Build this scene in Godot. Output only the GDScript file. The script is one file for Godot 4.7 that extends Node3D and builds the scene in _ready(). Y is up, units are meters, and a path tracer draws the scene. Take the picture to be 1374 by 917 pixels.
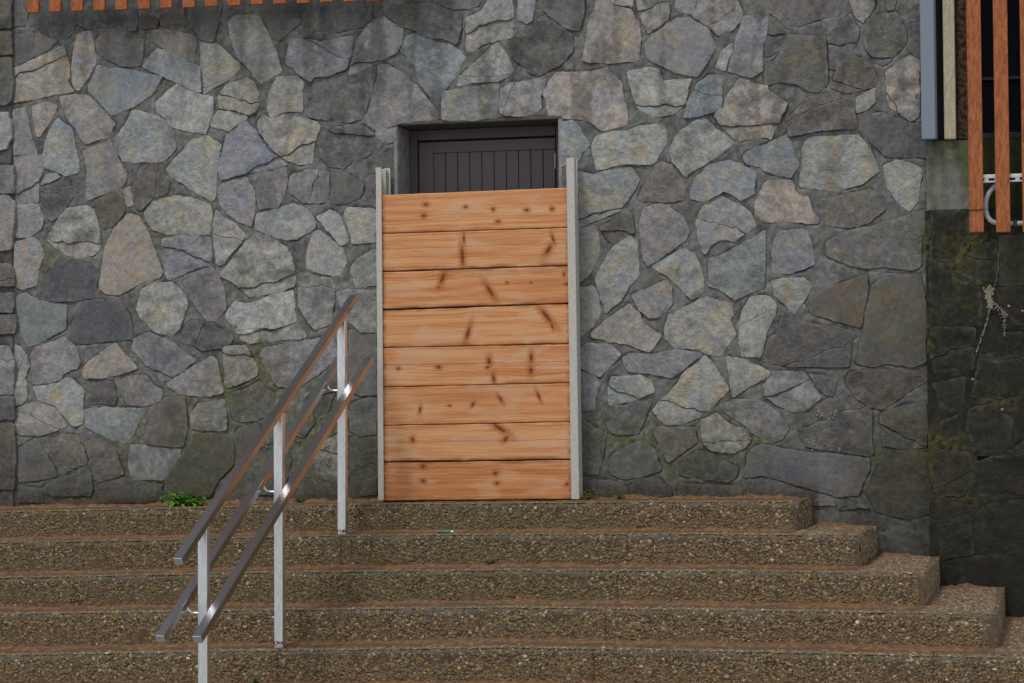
extends Node3D

# A boarded-up doorway in a rubble stone wall above a flight of exposed-aggregate steps. The wall lies in the plane z = 0.

var rng := RandomNumberGenerator.new()
var rough_noise := FastNoiseLite.new()
var fine_noise := FastNoiseLite.new()
var blotch_noise := FastNoiseLite.new()
var edge_noise := FastNoiseLite.new()
var names := {}
var stone_materials := {}
var wall: Node3D
var dark_wall: Node3D
var pillar: Node3D
var outlines := []          # [traced outline, is it in the main wall] for the mortar round it

const STONE_LEVEL := 2.45
# what the stones look like, as sRGB bytes
const TONES := {
	"G": [113, 114, 109], "B": [107, 112, 115], "L": [107, 104, 107], "P": [82, 79, 83], "T": [119, 112, 105],
	"O": [125, 113, 102], "Y": [120, 118, 112], "D": [88, 87, 85], "N": [90, 80, 66], "R": [98, 90, 87],
	"M": [82, 80, 70], "W": [92, 101, 102], "X": [46, 44, 37],
}
# front edge of each step: [x, height] from left to right
const STEPS := [
	[[-3.4, -0.075], [-2.583, -0.063], [-1.757, -0.045], [-1.083, -0.027], [-0.388, -0.014], [0.287, -0.006], [0.905, 0.003], [1.727, 0.008]],
	[[-3.4, -0.22], [-2.429, -0.205], [-1.627, -0.188], [-1.014, -0.168], [-0.534, -0.155], [0.357, -0.142], [1.3, -0.133], [2.052, -0.135]],
	[[-3.4, -0.38], [-2.275, -0.361], [-1.578, -0.341], [-0.863, -0.318], [0.427, -0.291], [1.643, -0.284], [2.364, -0.285]],
	[[-3.4, -0.535], [-2.121, -0.511], [-0.772, -0.47], [0.496, -0.437], [1.675, -0.434], [2.68, -0.434]],
	[[-3.4, -0.71], [-1.967, -0.671], [-0.662, -0.624], [0.566, -0.584], [1.707, -0.582], [3.0, -0.586]],
	[[-3.4, -0.86], [-0.6, -0.775], [0.6, -0.74], [3.3, -0.735]],
	[[-3.4, -1.01], [-0.6, -0.925], [0.6, -0.89], [3.6, -0.885]],
	[[-3.4, -1.16], [-0.6, -1.075], [0.6, -1.04], [3.9, -1.035]],
]
const GROUND := -1.2
const MOSS := [
	[-1.55, 0.42, 0.30], [-1.35, 0.62, 0.2], [-1.25, 0.75, 0.16], [-1.9, 0.22, 0.2], [-2.35, 0.06, 0.2], [-1.1, 0.66, 0.15], [-1.6, 0.06, 0.26],
	[-0.95, 0.2, 0.24], [-0.8, 0.42, 0.2], [-0.62, 0.12, 0.2], [-2.0, 0.62, 0.12],
	[0.86, 0.32, 0.2], [1.25, 0.4, 0.22], [1.45, 0.3, 0.2], [0.72, 0.36, 0.14], [1.1, 0.2, 0.2], [2.33, 0.82, 0.1], [2.33, 1.3, 0.1], [2.36, 0.25, 0.12],
	[1.75, 0.42, 0.1], [2.1, 0.2, 0.2], [-2.45, 1.3, 0.12], [-1.75, 1.45, 0.14], [-1.3, 1.2, 0.1],
	[2.5, 1.28, 0.14], [2.62, 1.2, 0.1], [2.8, 1.2, 0.16], [2.5, 1.0, 0.12], [2.45, 0.2, 0.16], [2.5, 0.05, 0.14], [2.7, 0.5, 0.1],
]

# ---------------------------------------------------------------- naming
func tag(o: Node, label: String, category: String, group := "", kind := "") -> Node:
	o.set_meta("label", label)
	o.set_meta("category", category)
	if group != "":
		o.set_meta("group", group)
	if kind != "":
		o.set_meta("kind", kind)
	return o

func unique(parent: Node, called: String) -> String:
	var key := str(parent.get_instance_id()) + called
	var n: int = names.get(key, 0)
	names[key] = n + 1
	return called if n == 0 else "%s_%03d" % [called, n]

func thing(called: String, label: String, category: String, at := Vector3.ZERO, group := "") -> Node3D:
	var o := Node3D.new()
	o.name = unique(self, called)
	add_child(o, true)
	o.position = at
	tag(o, label, category, group)
	return o

func put(called: String, mesh: Mesh, mat: Material, parent: Node) -> MeshInstance3D:
	var o := MeshInstance3D.new()
	o.name = unique(parent, called)
	o.mesh = mesh
	o.material_override = mat
	parent.add_child(o, true)
	return o

# ---------------------------------------------------------------- small numbers
func lin(c: Array, level := 1.0) -> Color:
	var k := Color(c[0] / 255.0, c[1] / 255.0, c[2] / 255.0).srgb_to_linear()
	return Color(k.r * level, k.g * level, k.b * level)

func noise(kind: int, frequency: float, octaves: int, seed_: int) -> FastNoiseLite:
	var n := FastNoiseLite.new()
	n.noise_type = kind
	n.frequency = frequency
	n.fractal_octaves = octaves
	n.seed = seed_
	return n

func noise_bytes(n: FastNoiseLite, w: int, h: int, seamless := true) -> PackedByteArray:
	var im: Image = n.get_seamless_image(w, h) if seamless else n.get_image(w, h)
	im.convert(Image.FORMAT_L8)
	return im.get_data()

func step_height(k: int, x: float) -> float:
	var s: Array = STEPS[k]
	for i in range(1, s.size()):
		if x <= s[i][0] or i == s.size() - 1:
			return lerpf(s[i - 1][1], s[i][1], clampf((x - s[i - 1][0]) / (s[i][0] - s[i - 1][0]), 0.0, 1.0))
	return 0.0

func step_front(k: int) -> float:
	return 0.38 + 0.3 * k

func moss_at(x: float, y: float) -> float:
	var m := 0.0
	for b in MOSS:
		var dx: float = x - b[0]
		var dy: float = y - b[1]
		var r: float = b[2]
		var q := (dx * dx + dy * dy) / (r * r)
		if q < 4.0:
			m += exp(-q * 1.3)
	if m < 0.03:
		return 0.0
	return clampf(m * (0.55 + 1.3 * rough_noise.get_noise_2d(x * 260.0, y * 260.0) + 0.9 * fine_noise.get_noise_2d(x * 500.0, y * 500.0)), 0.0, 1.0)

# ---------------------------------------------------------------- materials
func plain(albedo: Color, roughness := 0.85, metallic := 0.0) -> StandardMaterial3D:
	var m := StandardMaterial3D.new()
	m.albedo_color = albedo
	m.roughness = roughness
	m.metallic = metallic
	return m

func image_texture(im: Image) -> ImageTexture:
	im.generate_mipmaps()
	return ImageTexture.create_from_image(im)

func normal_texture(height: PackedByteArray, w: int, h: int, strength: float) -> ImageTexture:
	var im := Image.create_from_data(w, h, false, Image.FORMAT_L8, height)
	im.convert(Image.FORMAT_RGBA8)
	im.bump_map_to_normal_map(strength)
	return ImageTexture.create_from_image(im)

# tones of stone: fine speckle, mottling, and for some kinds veins, bands or lichen; a value of 200 leaves the stone's own colour as it is
func make_stone_materials() -> void:
	var n := 512
	var speck := noise_bytes(noise(FastNoiseLite.TYPE_VALUE, 0.16, 3, 3), n, n)
	var rough := noise(FastNoiseLite.TYPE_SIMPLEX_SMOOTH, 0.022, 6, 8)
	rough.fractal_gain = 0.68
	var mottle := noise_bytes(rough, n, n)
	var long := noise(FastNoiseLite.TYPE_SIMPLEX_SMOOTH, 0.05, 4, 18)
	long.fractal_gain = 0.65
	var stretched: Image = long.get_seamless_image(128, n)
	stretched.convert(Image.FORMAT_L8)
	stretched.resize(n, n, Image.INTERPOLATE_CUBIC)
	var fibre := stretched.get_data()
	var crack_n := noise(FastNoiseLite.TYPE_SIMPLEX_SMOOTH, 0.005, 4, 77)
	crack_n.fractal_type = FastNoiseLite.FRACTAL_RIDGED
	crack_n.fractal_gain = 0.35
	var crack := noise_bytes(crack_n, n, n)
	var cloud := noise_bytes(noise(FastNoiseLite.TYPE_SIMPLEX_SMOOTH, 0.006, 3, 21), n, n)
	var ridge_n := noise(FastNoiseLite.TYPE_SIMPLEX_SMOOTH, 0.011, 5, 12)
	ridge_n.fractal_type = FastNoiseLite.FRACTAL_RIDGED
	var ridge := noise_bytes(ridge_n, n, n)
	var cell_n := noise(FastNoiseLite.TYPE_CELLULAR, 0.02, 2, 5)
	cell_n.cellular_return_type = FastNoiseLite.RETURN_CELL_VALUE
	var cells := noise_bytes(cell_n, n, n)
	var height_smooth := PackedByteArray()
	var height_cleft := PackedByteArray()
	height_smooth.resize(n * n)
	height_cleft.resize(n * n)
	for i in n * n:
		height_smooth[i] = clampi(int(mottle[i] * 0.62 + speck[i] * 0.16 + fibre[i] * 0.07), 0, 255)
		height_cleft[i] = clampi(int(mottle[i] * 0.34 + speck[i] * 0.10 + fibre[i] * 0.12 + ridge[i] * 0.14 + cells[i] * 0.2) - (60 if crack[i] > 244 else 0), 0, 255)
	var normal_smooth := normal_texture(height_smooth, n, n, 6.0)
	var normal_cleft := normal_texture(height_cleft, n, n, 8.0)
	for kind in ["m", "c", "g", "v", "h", "s"]:
		var px := PackedByteArray()
		px.resize(n * n * 3)
		for y in n:
			for x in n:
				var i: int = y * n + x
				var sp := (speck[i] - 128) / 128.0
				var mo := (mottle[i] - 128) / 128.0
				var cl := (cloud[i] - 128) / 128.0
				var ri := (ridge[i] - 128) / 128.0
				var fi := (fibre[i] - 128) / 128.0
				var v := 200.0 + 24.0 * sp - 26.0 * smoothstep(0.42, 0.6, sp) + 30.0 * mo + 9.0 * fi + 8.0 * cl
				if kind == "c":
					v += 10.0 * ri + 12.0 * (cells[i] - 128) / 128.0 - 75.0 * smoothstep(240.0, 250.0, float(crack[i]))
				elif kind == "g":
					v = 200.0 + 16.0 * sp + 20.0 * mo + 7.0 * fi + 8.0 * cl
				elif kind == "m":
					v -= 60.0 * smoothstep(246.0, 252.0, float(crack[i]))
				var r := v + 4.0 * cl
				var g := v
				var b := v - 5.0 * cl - 3.0 * mo
				if kind == "v" or kind == "h":
					var along := (y if kind == "v" else x) / float(n) * TAU
					var t := along * 3.0 + cl * (1.6 if kind == "v" else 0.5) + mo * (0.7 if kind == "v" else 0.22)
					var band := pow(0.5 + 0.5 * sin(t), 14.0 if kind == "v" else 9.0) * clampf(0.55 + 0.9 * cl + 0.4 * mo, 0.0, 1.0)
					r = lerpf(r, 218.0, band * 0.4)
					g = lerpf(g, 184.0, band * 0.4)
					b = lerpf(b, 138.0, band * 0.45)
				elif kind == "s":
					var s := clampf((mo * 0.9 + sp * 0.3 - 0.30) * 7.0, 0.0, 1.0) * clampf(cl * 3.0 + 0.5, 0.0, 1.0)
					r = lerpf(r, 252.0, s * 0.8)
					g = lerpf(g, 252.0, s * 0.8)
					b = lerpf(b, 238.0, s * 0.8)
				px[i * 3] = clampi(int(r), 0, 255)
				px[i * 3 + 1] = clampi(int(g), 0, 255)
				px[i * 3 + 2] = clampi(int(b), 0, 255)
		var m := StandardMaterial3D.new()
		m.vertex_color_use_as_albedo = true
		m.albedo_texture = image_texture(Image.create_from_data(n, n, false, Image.FORMAT_RGB8, px))
		m.roughness = 0.88
		m.metallic_specular = 0.22
		m.normal_enabled = true
		m.normal_texture = normal_smooth if kind == "g" else normal_cleft
		m.normal_scale = 0.6 if kind == "g" else 1.0
		stone_materials[kind] = m

# sandy, gritty surface (mortar, concrete, dirt): the colour comes from the vertices
func grit_material(frequency: float, contrast: float, bump: float, scale := 2.0, level := 232.0) -> StandardMaterial3D:
	var n := 512
	var a := noise_bytes(noise(FastNoiseLite.TYPE_VALUE, frequency, 3, 31), n, n)
	var c := noise_bytes(noise(FastNoiseLite.TYPE_SIMPLEX_SMOOTH, 0.015, 4, 33), n, n)
	var px := PackedByteArray()
	px.resize(n * n)
	for i in n * n:
		px[i] = clampi(int(level + contrast * ((a[i] - 128) * 0.35 + (c[i] - 128) * 0.3)), 0, 255)
	var m := StandardMaterial3D.new()
	m.vertex_color_use_as_albedo = true
	m.albedo_texture = image_texture(Image.create_from_data(n, n, false, Image.FORMAT_L8, px))
	m.roughness = 0.95
	m.metallic_specular = 0.25
	m.normal_enabled = true
	m.normal_texture = normal_texture(px, n, n, bump)
	m.uv1_triplanar = true
	m.uv1_world_triplanar = true
	m.uv1_scale = Vector3(scale, scale, scale)
	return m

# ---------------------------------------------------------------- shapes
func quad(st: SurfaceTool, a: Vector3, b: Vector3, c: Vector3, d: Vector3) -> void:
	for p in [a, b, c, a, c, d]:
		st.add_vertex(p)

# a bar from a to b with a chamfered rectangular section; w across, h along up
func bar_mesh(a: Vector3, b: Vector3, w: float, h: float, up := Vector3.UP, chamfer := 0.003, tint := Color.WHITE) -> ArrayMesh:
	var st := SurfaceTool.new()
	st.begin(Mesh.PRIMITIVE_TRIANGLES)
	bar(st, a, b, w, h, up, chamfer, tint)
	st.generate_normals()
	st.generate_tangents()
	return st.commit()

func bar(st: SurfaceTool, a: Vector3, b: Vector3, w: float, h: float, up := Vector3.UP, chamfer := 0.003, tint := Color.WHITE) -> void:
	var f := (b - a).normalized()
	var side := f.cross(up).normalized()
	var u := side.cross(f).normalized()
	var ring := [Vector2(w / 2, -h / 2 + chamfer), Vector2(w / 2, h / 2 - chamfer), Vector2(w / 2 - chamfer, h / 2), Vector2(-w / 2 + chamfer, h / 2), Vector2(-w / 2, h / 2 - chamfer), Vector2(-w / 2, -h / 2 + chamfer), Vector2(-w / 2 + chamfer, -h / 2), Vector2(w / 2 - chamfer, -h / 2)]
	var len_ := a.distance_to(b)
	var c := chamfer
	var stations := [[0.0, true], [c, false], [len_ - c, false], [len_, true]]
	var pts := []
	for s in stations:
		var row := []
		for p in ring:
			var q: Vector2 = p
			if s[1]:
				q = Vector2(p.x * (w - 2 * c) / w, p.y * (h - 2 * c) / h)
			row.append(a + f * s[0] + side * q.x + u * q.y)
		pts.append(row)
	st.set_color(tint)
	st.set_smooth_group(-1)
	var around := [0.0]
	for j in 8:
		around.append(around[j] + ring[j].distance_to(ring[(j + 1) % 8]))
	for i in 3:
		for j in 8:
			var k: int = (j + 1) % 8
			var q := [pts[i][j], pts[i + 1][j], pts[i + 1][k], pts[i][k]]
			var uv := [Vector2(stations[i][0], around[j]), Vector2(stations[i + 1][0], around[j]), Vector2(stations[i + 1][0], around[j + 1]), Vector2(stations[i][0], around[j + 1])]
			for t in [0, 2, 1, 0, 3, 2]:
				st.set_uv(uv[t])
				st.add_vertex(q[t])
	for e in [0, 3]:
		for j in range(1, 7):
			var tri := [pts[e][0], pts[e][j], pts[e][j + 1]]
			var fw: Array = [0, 2, 1] if e == 0 else [0, 1, 2]
			for t in fw:
				st.set_uv(Vector2(0, 0))
				st.add_vertex(tri[t])

func tube(st: SurfaceTool, path: Array, r0: float, r1: float, sides := 10) -> void:
	st.set_smooth_group(0)
	var rows := []
	var u := Vector3(0.1, 0.2, 1.0).normalized()
	for i in path.size():
		var f: Vector3 = (path[mini(i + 1, path.size() - 1)] - path[maxi(i - 1, 0)]).normalized()
		u = (u - f * u.dot(f)).normalized()
		var v := f.cross(u)
		var r := lerpf(r0, r1, i / float(path.size() - 1))
		var row := []
		for j in sides:
			var a := TAU * j / sides
			row.append(path[i] + (u * cos(a) + v * sin(a)) * r)
		rows.append(row)
	for i in path.size() - 1:
		for j in sides:
			var k := (j + 1) % sides
			quad(st, rows[i][j], rows[i + 1][j], rows[i + 1][k], rows[i][k])
	st.set_smooth_group(-1)
	for e in [0, path.size() - 1]:
		for j in sides:
			var k := (j + 1) % sides
			for p in ([path[e], rows[e][j], rows[e][k]] if e == 0 else [path[e], rows[e][k], rows[e][j]]):
				st.add_vertex(p)

func begin() -> SurfaceTool:
	var st := SurfaceTool.new()
	st.begin(Mesh.PRIMITIVE_TRIANGLES)
	return st

func finish(st: SurfaceTool) -> ArrayMesh:
	st.generate_normals()
	return st.commit()

func box(called: String, lo: Vector3, hi: Vector3, mat: Material, parent: Node, chamfer := 0.003, tint := Color.WHITE) -> MeshInstance3D:
	var m := (lo + hi) / 2
	return put(called, bar_mesh(Vector3(m.x, lo.y, m.z), Vector3(m.x, hi.y, m.z), hi.x - lo.x, hi.z - lo.z, Vector3(0, 0, 1), chamfer, tint), mat, parent)

# ---------------------------------------------------------------- a stone of the wall
func smooth_outline(p: PackedVector2Array) -> PackedVector2Array:
	# takes the sharpest of the corners off, cuts the sides into short pieces and makes them uneven
	var cut := PackedVector2Array()
	for i in p.size():
		var a := p[i]
		var before := p[posmod(i - 1, p.size())]
		var after := p[(i + 1) % p.size()]
		var c := minf(0.005, 0.2 * minf(a.distance_to(before), a.distance_to(after)))
		cut.append(a.move_toward(before, c))
		cut.append(a.move_toward(after, c))
	var out := PackedVector2Array()
	for i in cut.size():
		var a := cut[i]
		var b := cut[(i + 1) % cut.size()]
		var n := maxi(1, int(round(a.distance_to(b) / 0.014)))
		var side := (b - a).normalized().orthogonal()
		for k in n:
			var q := a.lerp(b, k / float(n))
			var w := 0.0042 * edge_noise.get_noise_2d(q.x * 30.0, q.y * 30.0) + 0.0042 * edge_noise.get_noise_2d(q.x * 95.0, q.y * 95.0)
			out.append(q + side * w)
	return out

func largest(list: Array) -> PackedVector2Array:
	var best := PackedVector2Array()
	var area := 0.0
	for g in list:
		var box_ := Rect2(g[0], Vector2.ZERO)
		for q in g:
			box_ = box_.expand(q)
		if box_.get_area() > area and g.size() > 2:
			area = box_.get_area()
			best = g
	return best

# one stone; a cleft one may have split along a ledge, its two faces at different depths
func stone(parent: Node3D, tone: String, kind: String, flat: Array) -> void:
	var traced := PackedVector2Array()
	for i in range(0, flat.size(), 2):
		traced.append(Vector2(flat[i], flat[i + 1]))
	outlines.append([traced, parent])
	var outer := smooth_outline(traced)
	var grown := largest(Geometry2D.offset_polygon(outer, 0.0048, Geometry2D.JOIN_MITER))
	if grown.size() > outer.size() / 2:
		outer = grown
	var lo := outer[0]
	var hi := outer[0]
	for q in outer:
		lo = lo.min(q)
		hi = hi.max(q)
	var mid := (lo + hi) / 2
	var size := (hi - lo).length()
	var look := {}
	look.rise = rng.randf_range(0.005, 0.012) * (0.35 if parent == dark_wall else 1.0)
	look.lean = Vector2(rng.randf_range(-0.035, 0.035), rng.randf_range(-0.05, 0.02))
	look.mid = mid
	look.off = Vector2(rng.randf() * 40.0, rng.randf() * 40.0)
	look.grain = rng.randf_range(-0.9, 0.9)
	look.turn = rng.randf_range(-0.5, 0.5) if kind == "v" else (rng.randf_range(-0.12, 0.12) if kind == "h" else rng.randf() * TAU)
	var own := lin(TONES[tone], STONE_LEVEL)
	var lift := rng.randf_range(0.7, 1.25) if parent == dark_wall else rng.randf_range(0.9, 1.12)
	var warm := rng.randf_range(-0.03, 0.03)
	if tone in ["G", "Y", "T", "B", "O", "L", "W"]:
		own *= 1.17
	own = own.lerp(Color(own.g * 0.995, own.g, own.g * 0.985), 0.54)
	own = Color(own.r * lift * (1.0 + warm), own.g * lift, own.b * lift * (1.0 - warm))
	var second := own
	var pick := rng.randf()
	if pick < 0.3:
		second = Color(own.r * 1.16, own.g * 1.05, own.b * 0.88)     # iron stain
	elif pick < 0.6:
		second = Color(own.r * 0.68, own.g * 0.68, own.b * 0.69)     # dark weathering
	elif pick < 0.8:
		second = Color(own.r * 1.2, own.g * 1.2, own.b * 1.2)        # a pale skin
	else:
		second = Color(own.r * 0.92, own.g * 0.94, own.b * 1.06)
	look.own = own
	look.second = second
	var st := begin()
	var split := rng.randf()
	if size > 0.2 and ((kind == "c" and split < 0.68) or (kind in ["m", "v", "s"] and split < 0.22)):
		var dir := Vector2.from_angle(rng.randf_range(-0.5, 0.5) + (PI / 2 if rng.randf() < 0.12 else 0.0))
		var across := dir.orthogonal()
		var at := mid + across * size * rng.randf_range(-0.22, 0.22)
		var side_a := PackedVector2Array()
		var side_b := PackedVector2Array()
		for i in 31:
			var t := (i - 15) / 15.0 * size
			var w := 0.022 * rough_noise.get_noise_2d(t * 40.0 + look.off.x * 9.0, 4.0) + 0.012 * edge_noise.get_noise_2d(t * 60.0, look.off.y * 7.0)
			side_a.append(at + dir * t + across * (w + 0.0005))
			side_b.append(at + dir * t + across * (w - 0.0005))
		side_a.append(at + dir * size + across * size * 2.0)
		side_a.append(at - dir * size + across * size * 2.0)
		side_b.append(at + dir * size - across * size * 2.0)
		side_b.append(at - dir * size - across * size * 2.0)
		var a := largest(Geometry2D.intersect_polygons(outer, side_a))
		var b := largest(Geometry2D.intersect_polygons(outer, side_b))
		var step := rng.randf_range(0.002, 0.006) * (1.0 if rng.randf() < 0.6 else -1.0)
		if a.size() > 5 and b.size() > 5:
			stone_face(st, parent, kind, a, look, step)
			stone_face(st, parent, kind, b, look, -step)
		else:
			stone_face(st, parent, kind, outer, look, 0.0)
	else:
		stone_face(st, parent, kind, outer, look, 0.0)
	st.generate_normals()
	st.generate_tangents()
	put("stone", st.commit(), stone_materials[kind], parent)

func stone_face(st: SurfaceTool, parent: Node3D, kind: String, outer: PackedVector2Array, look: Dictionary, shift: float) -> void:
	var front: float = {wall: 0.0, dark_wall: 0.045, pillar: 0.022}[parent]
	var inner := largest(Geometry2D.offset_polygon(outer, -0.003, Geometry2D.JOIN_MITER))
	if inner.size() < 4:
		return
	# points of the face
	var lo := inner[0]
	var hi := inner[0]
	for q in inner:
		lo = lo.min(q)
		hi = hi.max(q)
	var core_list := Geometry2D.offset_polygon(inner, -0.009)
	var pts := PackedVector2Array(inner)
	var cell := 0.021
	for iy in range(int((hi.y - lo.y) / cell) + 1):
		for ix in range(int((hi.x - lo.x) / cell) + 1):
			var q := lo + Vector2((ix + 0.5 * (iy % 2)) * cell, iy * cell) + Vector2(rng.randf_range(-0.005, 0.005), rng.randf_range(-0.005, 0.005))
			for c in core_list:
				if Geometry2D.is_point_in_polygon(q, c):
					pts.append(q)
					break
	var tris := Geometry2D.triangulate_delaunay(pts)
	var mid: Vector2 = look.mid
	var off: Vector2 = look.off
	var lean: Vector2 = look.lean
	var grain: float = look.grain
	var own: Color = look.own
	var second: Color = look.second
	var cleft: float = {"c": 0.016, "g": 0.004, "m": 0.009, "v": 0.008, "h": 0.006, "s": 0.009}[kind]
	var heights := PackedFloat32Array()
	var colors := PackedColorArray()
	for i in pts.size():
		var q := pts[i]
		var r := q.rotated(grain) + off
		var h := rough_noise.get_noise_2d(r.x * 45.0, r.y * 90.0)
		var terrace := floorf(h * 3.0 + 0.5 * fine_noise.get_noise_2d(r.x * 60.0, r.y * 60.0)) / 3.0
		var z: float = look.rise + shift + lean.dot(q - mid) * 0.5 + cleft * (0.55 * terrace + 0.6 * h) + 0.0025 * fine_noise.get_noise_2d(r.x * 160.0, r.y * 160.0)
		heights.append(front + maxf(z, 0.003) - (0.0012 if i < inner.size() else 0.0))
		var t := smoothstep(0.0, 0.35, blotch_noise.get_noise_2d(r.x * 55.0, r.y * 55.0))
		var col := own.lerp(second, t * 0.9)
		if i < inner.size():
			col = col.lerp(Color(0.42, 0.42, 0.40), 0.08 + 0.34 * clampf(edge_noise.get_noise_2d(q.x * 40.0 + 9.0, q.y * 40.0) + 0.1, 0.0, 1.0))
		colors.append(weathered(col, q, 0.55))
	var ca := cos(look.turn)
	var sa := sin(look.turn)
	st.set_smooth_group(0)
	for t in range(0, tris.size(), 3):
		var a := tris[t]
		var b := tris[t + 1]
		var c := tris[t + 2]
		if not Geometry2D.is_point_in_polygon((pts[a] + pts[b] + pts[c]) / 3.0, inner):
			continue
		if (pts[b] - pts[a]).cross(pts[c] - pts[a]) > 0.0:
			var swap := b
			b = c
			c = swap
		for k in [a, b, c]:
			st.set_color(colors[k])
			var w := (pts[k] + off) * 1.9
			st.set_uv(Vector2(w.x * ca - w.y * sa, w.x * sa + w.y * ca))
			st.add_vertex(Vector3(pts[k].x, pts[k].y, heights[k]))
	# the broken edge: from the face out to the full outline, then back into the wall
	var m := inner.size()
	var rim := PackedVector2Array()
	var seat := PackedVector2Array()
	var clockwise := Geometry2D.is_polygon_clockwise(inner)
	for i in m:
		var along := (inner[(i + 1) % m] - inner[posmod(i - 1, m)]).normalized()
		var out_ := Vector2(along.y, -along.x) * (-1.0 if clockwise else 1.0)
		rim.append(inner[i] + out_ * (0.0030 + 0.0010 * fine_noise.get_noise_2d(inner[i].x * 300.0, inner[i].y * 300.0)))
		seat.append(inner[i] + out_ * 0.0015)
	st.set_smooth_group(1)
	for i in m:
		var k := (i + 1) % m
		var rows := [
			[Vector3(inner[i].x, inner[i].y, heights[i]), Vector3(inner[k].x, inner[k].y, heights[k])],
			[Vector3(rim[i].x, rim[i].y, lerpf(front - 0.004, heights[i], 0.62)), Vector3(rim[k].x, rim[k].y, lerpf(front - 0.004, heights[k], 0.62))],
			[Vector3(seat[i].x, seat[i].y, front - 0.02), Vector3(seat[k].x, seat[k].y, front - 0.02)],
		]
		for e in 2:
			var q := [rows[e][0], rows[e + 1][0], rows[e + 1][1], rows[e][1]]
			for j in ([0, 1, 2, 0, 2, 3] if clockwise else [0, 2, 1, 0, 3, 2]):
				var base: Color = colors[i] if j < 2 else colors[k]
				st.set_color(base)
				var w := (Vector2(q[j].x, q[j].y) + off) * 1.9
				st.set_uv(Vector2(w.x * ca - w.y * sa, w.x * sa + w.y * ca))
				st.add_vertex(q[j])

# a crust of small flat pats strewn along a path: lime, lichen, bird droppings
func crust(st: SurfaceTool, path: Array, wide0: float, wide1: float, pat: float, count: int, z: float) -> void:
	for i in count:
		var f := rng.randf() * (path.size() - 1)
		var k := mini(int(f), path.size() - 2)
		var p: Vector2 = path[k].lerp(path[k + 1], f - k)
		var w := lerpf(wide0, wide1, f / (path.size() - 1))
		p += Vector2(rng.randfn(0.0, 0.5), rng.randfn(0.0, 0.4)) * w
		var r := pat * rng.randf_range(0.5, 1.3)
		var turn := rng.randf() * TAU
		var ring := []
		for j in 7:
			var a := turn + TAU * j / 7.0
			ring.append(Vector3(p.x + cos(a) * r * rng.randf_range(0.7, 1.2), p.y + sin(a) * r * rng.randf_range(0.7, 1.3), z - 0.004))
		var top := Vector3(p.x, p.y, z + 0.001 + rng.randf() * 0.002)
		for j in 7:
			for q in [top, ring[(j + 1) % 7].lerp(top, 0.35) + Vector3(0, 0, 0.0015), ring[j].lerp(top, 0.35) + Vector3(0, 0, 0.0015)]:
				st.add_vertex(q)
			quad(st, ring[j].lerp(top, 0.35) + Vector3(0, 0, 0.0015), ring[(j + 1) % 7].lerp(top, 0.35) + Vector3(0, 0, 0.0015), ring[(j + 1) % 7], ring[j])

# moss, and earth splashed up from the steps, on whatever stands there
func weathered(col: Color, q: Vector2, share: float) -> Color:
	var m := moss_at(q.x, q.y) * share
	col = col.lerp(Color(0.135, 0.135, 0.045), m * 0.85)
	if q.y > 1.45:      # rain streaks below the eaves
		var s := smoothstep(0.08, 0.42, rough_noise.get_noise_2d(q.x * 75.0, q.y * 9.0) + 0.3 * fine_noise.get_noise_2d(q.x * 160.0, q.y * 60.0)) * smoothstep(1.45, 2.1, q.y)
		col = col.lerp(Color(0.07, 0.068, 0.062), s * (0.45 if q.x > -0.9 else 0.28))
	if q.x < 1.8:
		var base := step_height(0, q.x)
		var e := clampf(1.0 - (q.y - base) / (0.10 + 0.05 * rough_noise.get_noise_2d(q.x * 90.0, 3.0)), 0.0, 1.0)
		col = col.lerp(Color(0.12, 0.08, 0.05), e * 0.75)
		var damp := clampf(1.0 - (q.y - base) / (0.42 + 0.25 * rough_noise.get_noise_2d(q.x * 40.0, 8.0)), 0.0, 1.0)
		col = col.lerp(Color(0.075, 0.073, 0.06), damp * 0.45)
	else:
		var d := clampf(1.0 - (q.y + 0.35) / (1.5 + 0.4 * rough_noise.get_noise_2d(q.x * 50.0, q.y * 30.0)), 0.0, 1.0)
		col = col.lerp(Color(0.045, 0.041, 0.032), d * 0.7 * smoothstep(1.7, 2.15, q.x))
	return col

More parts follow.
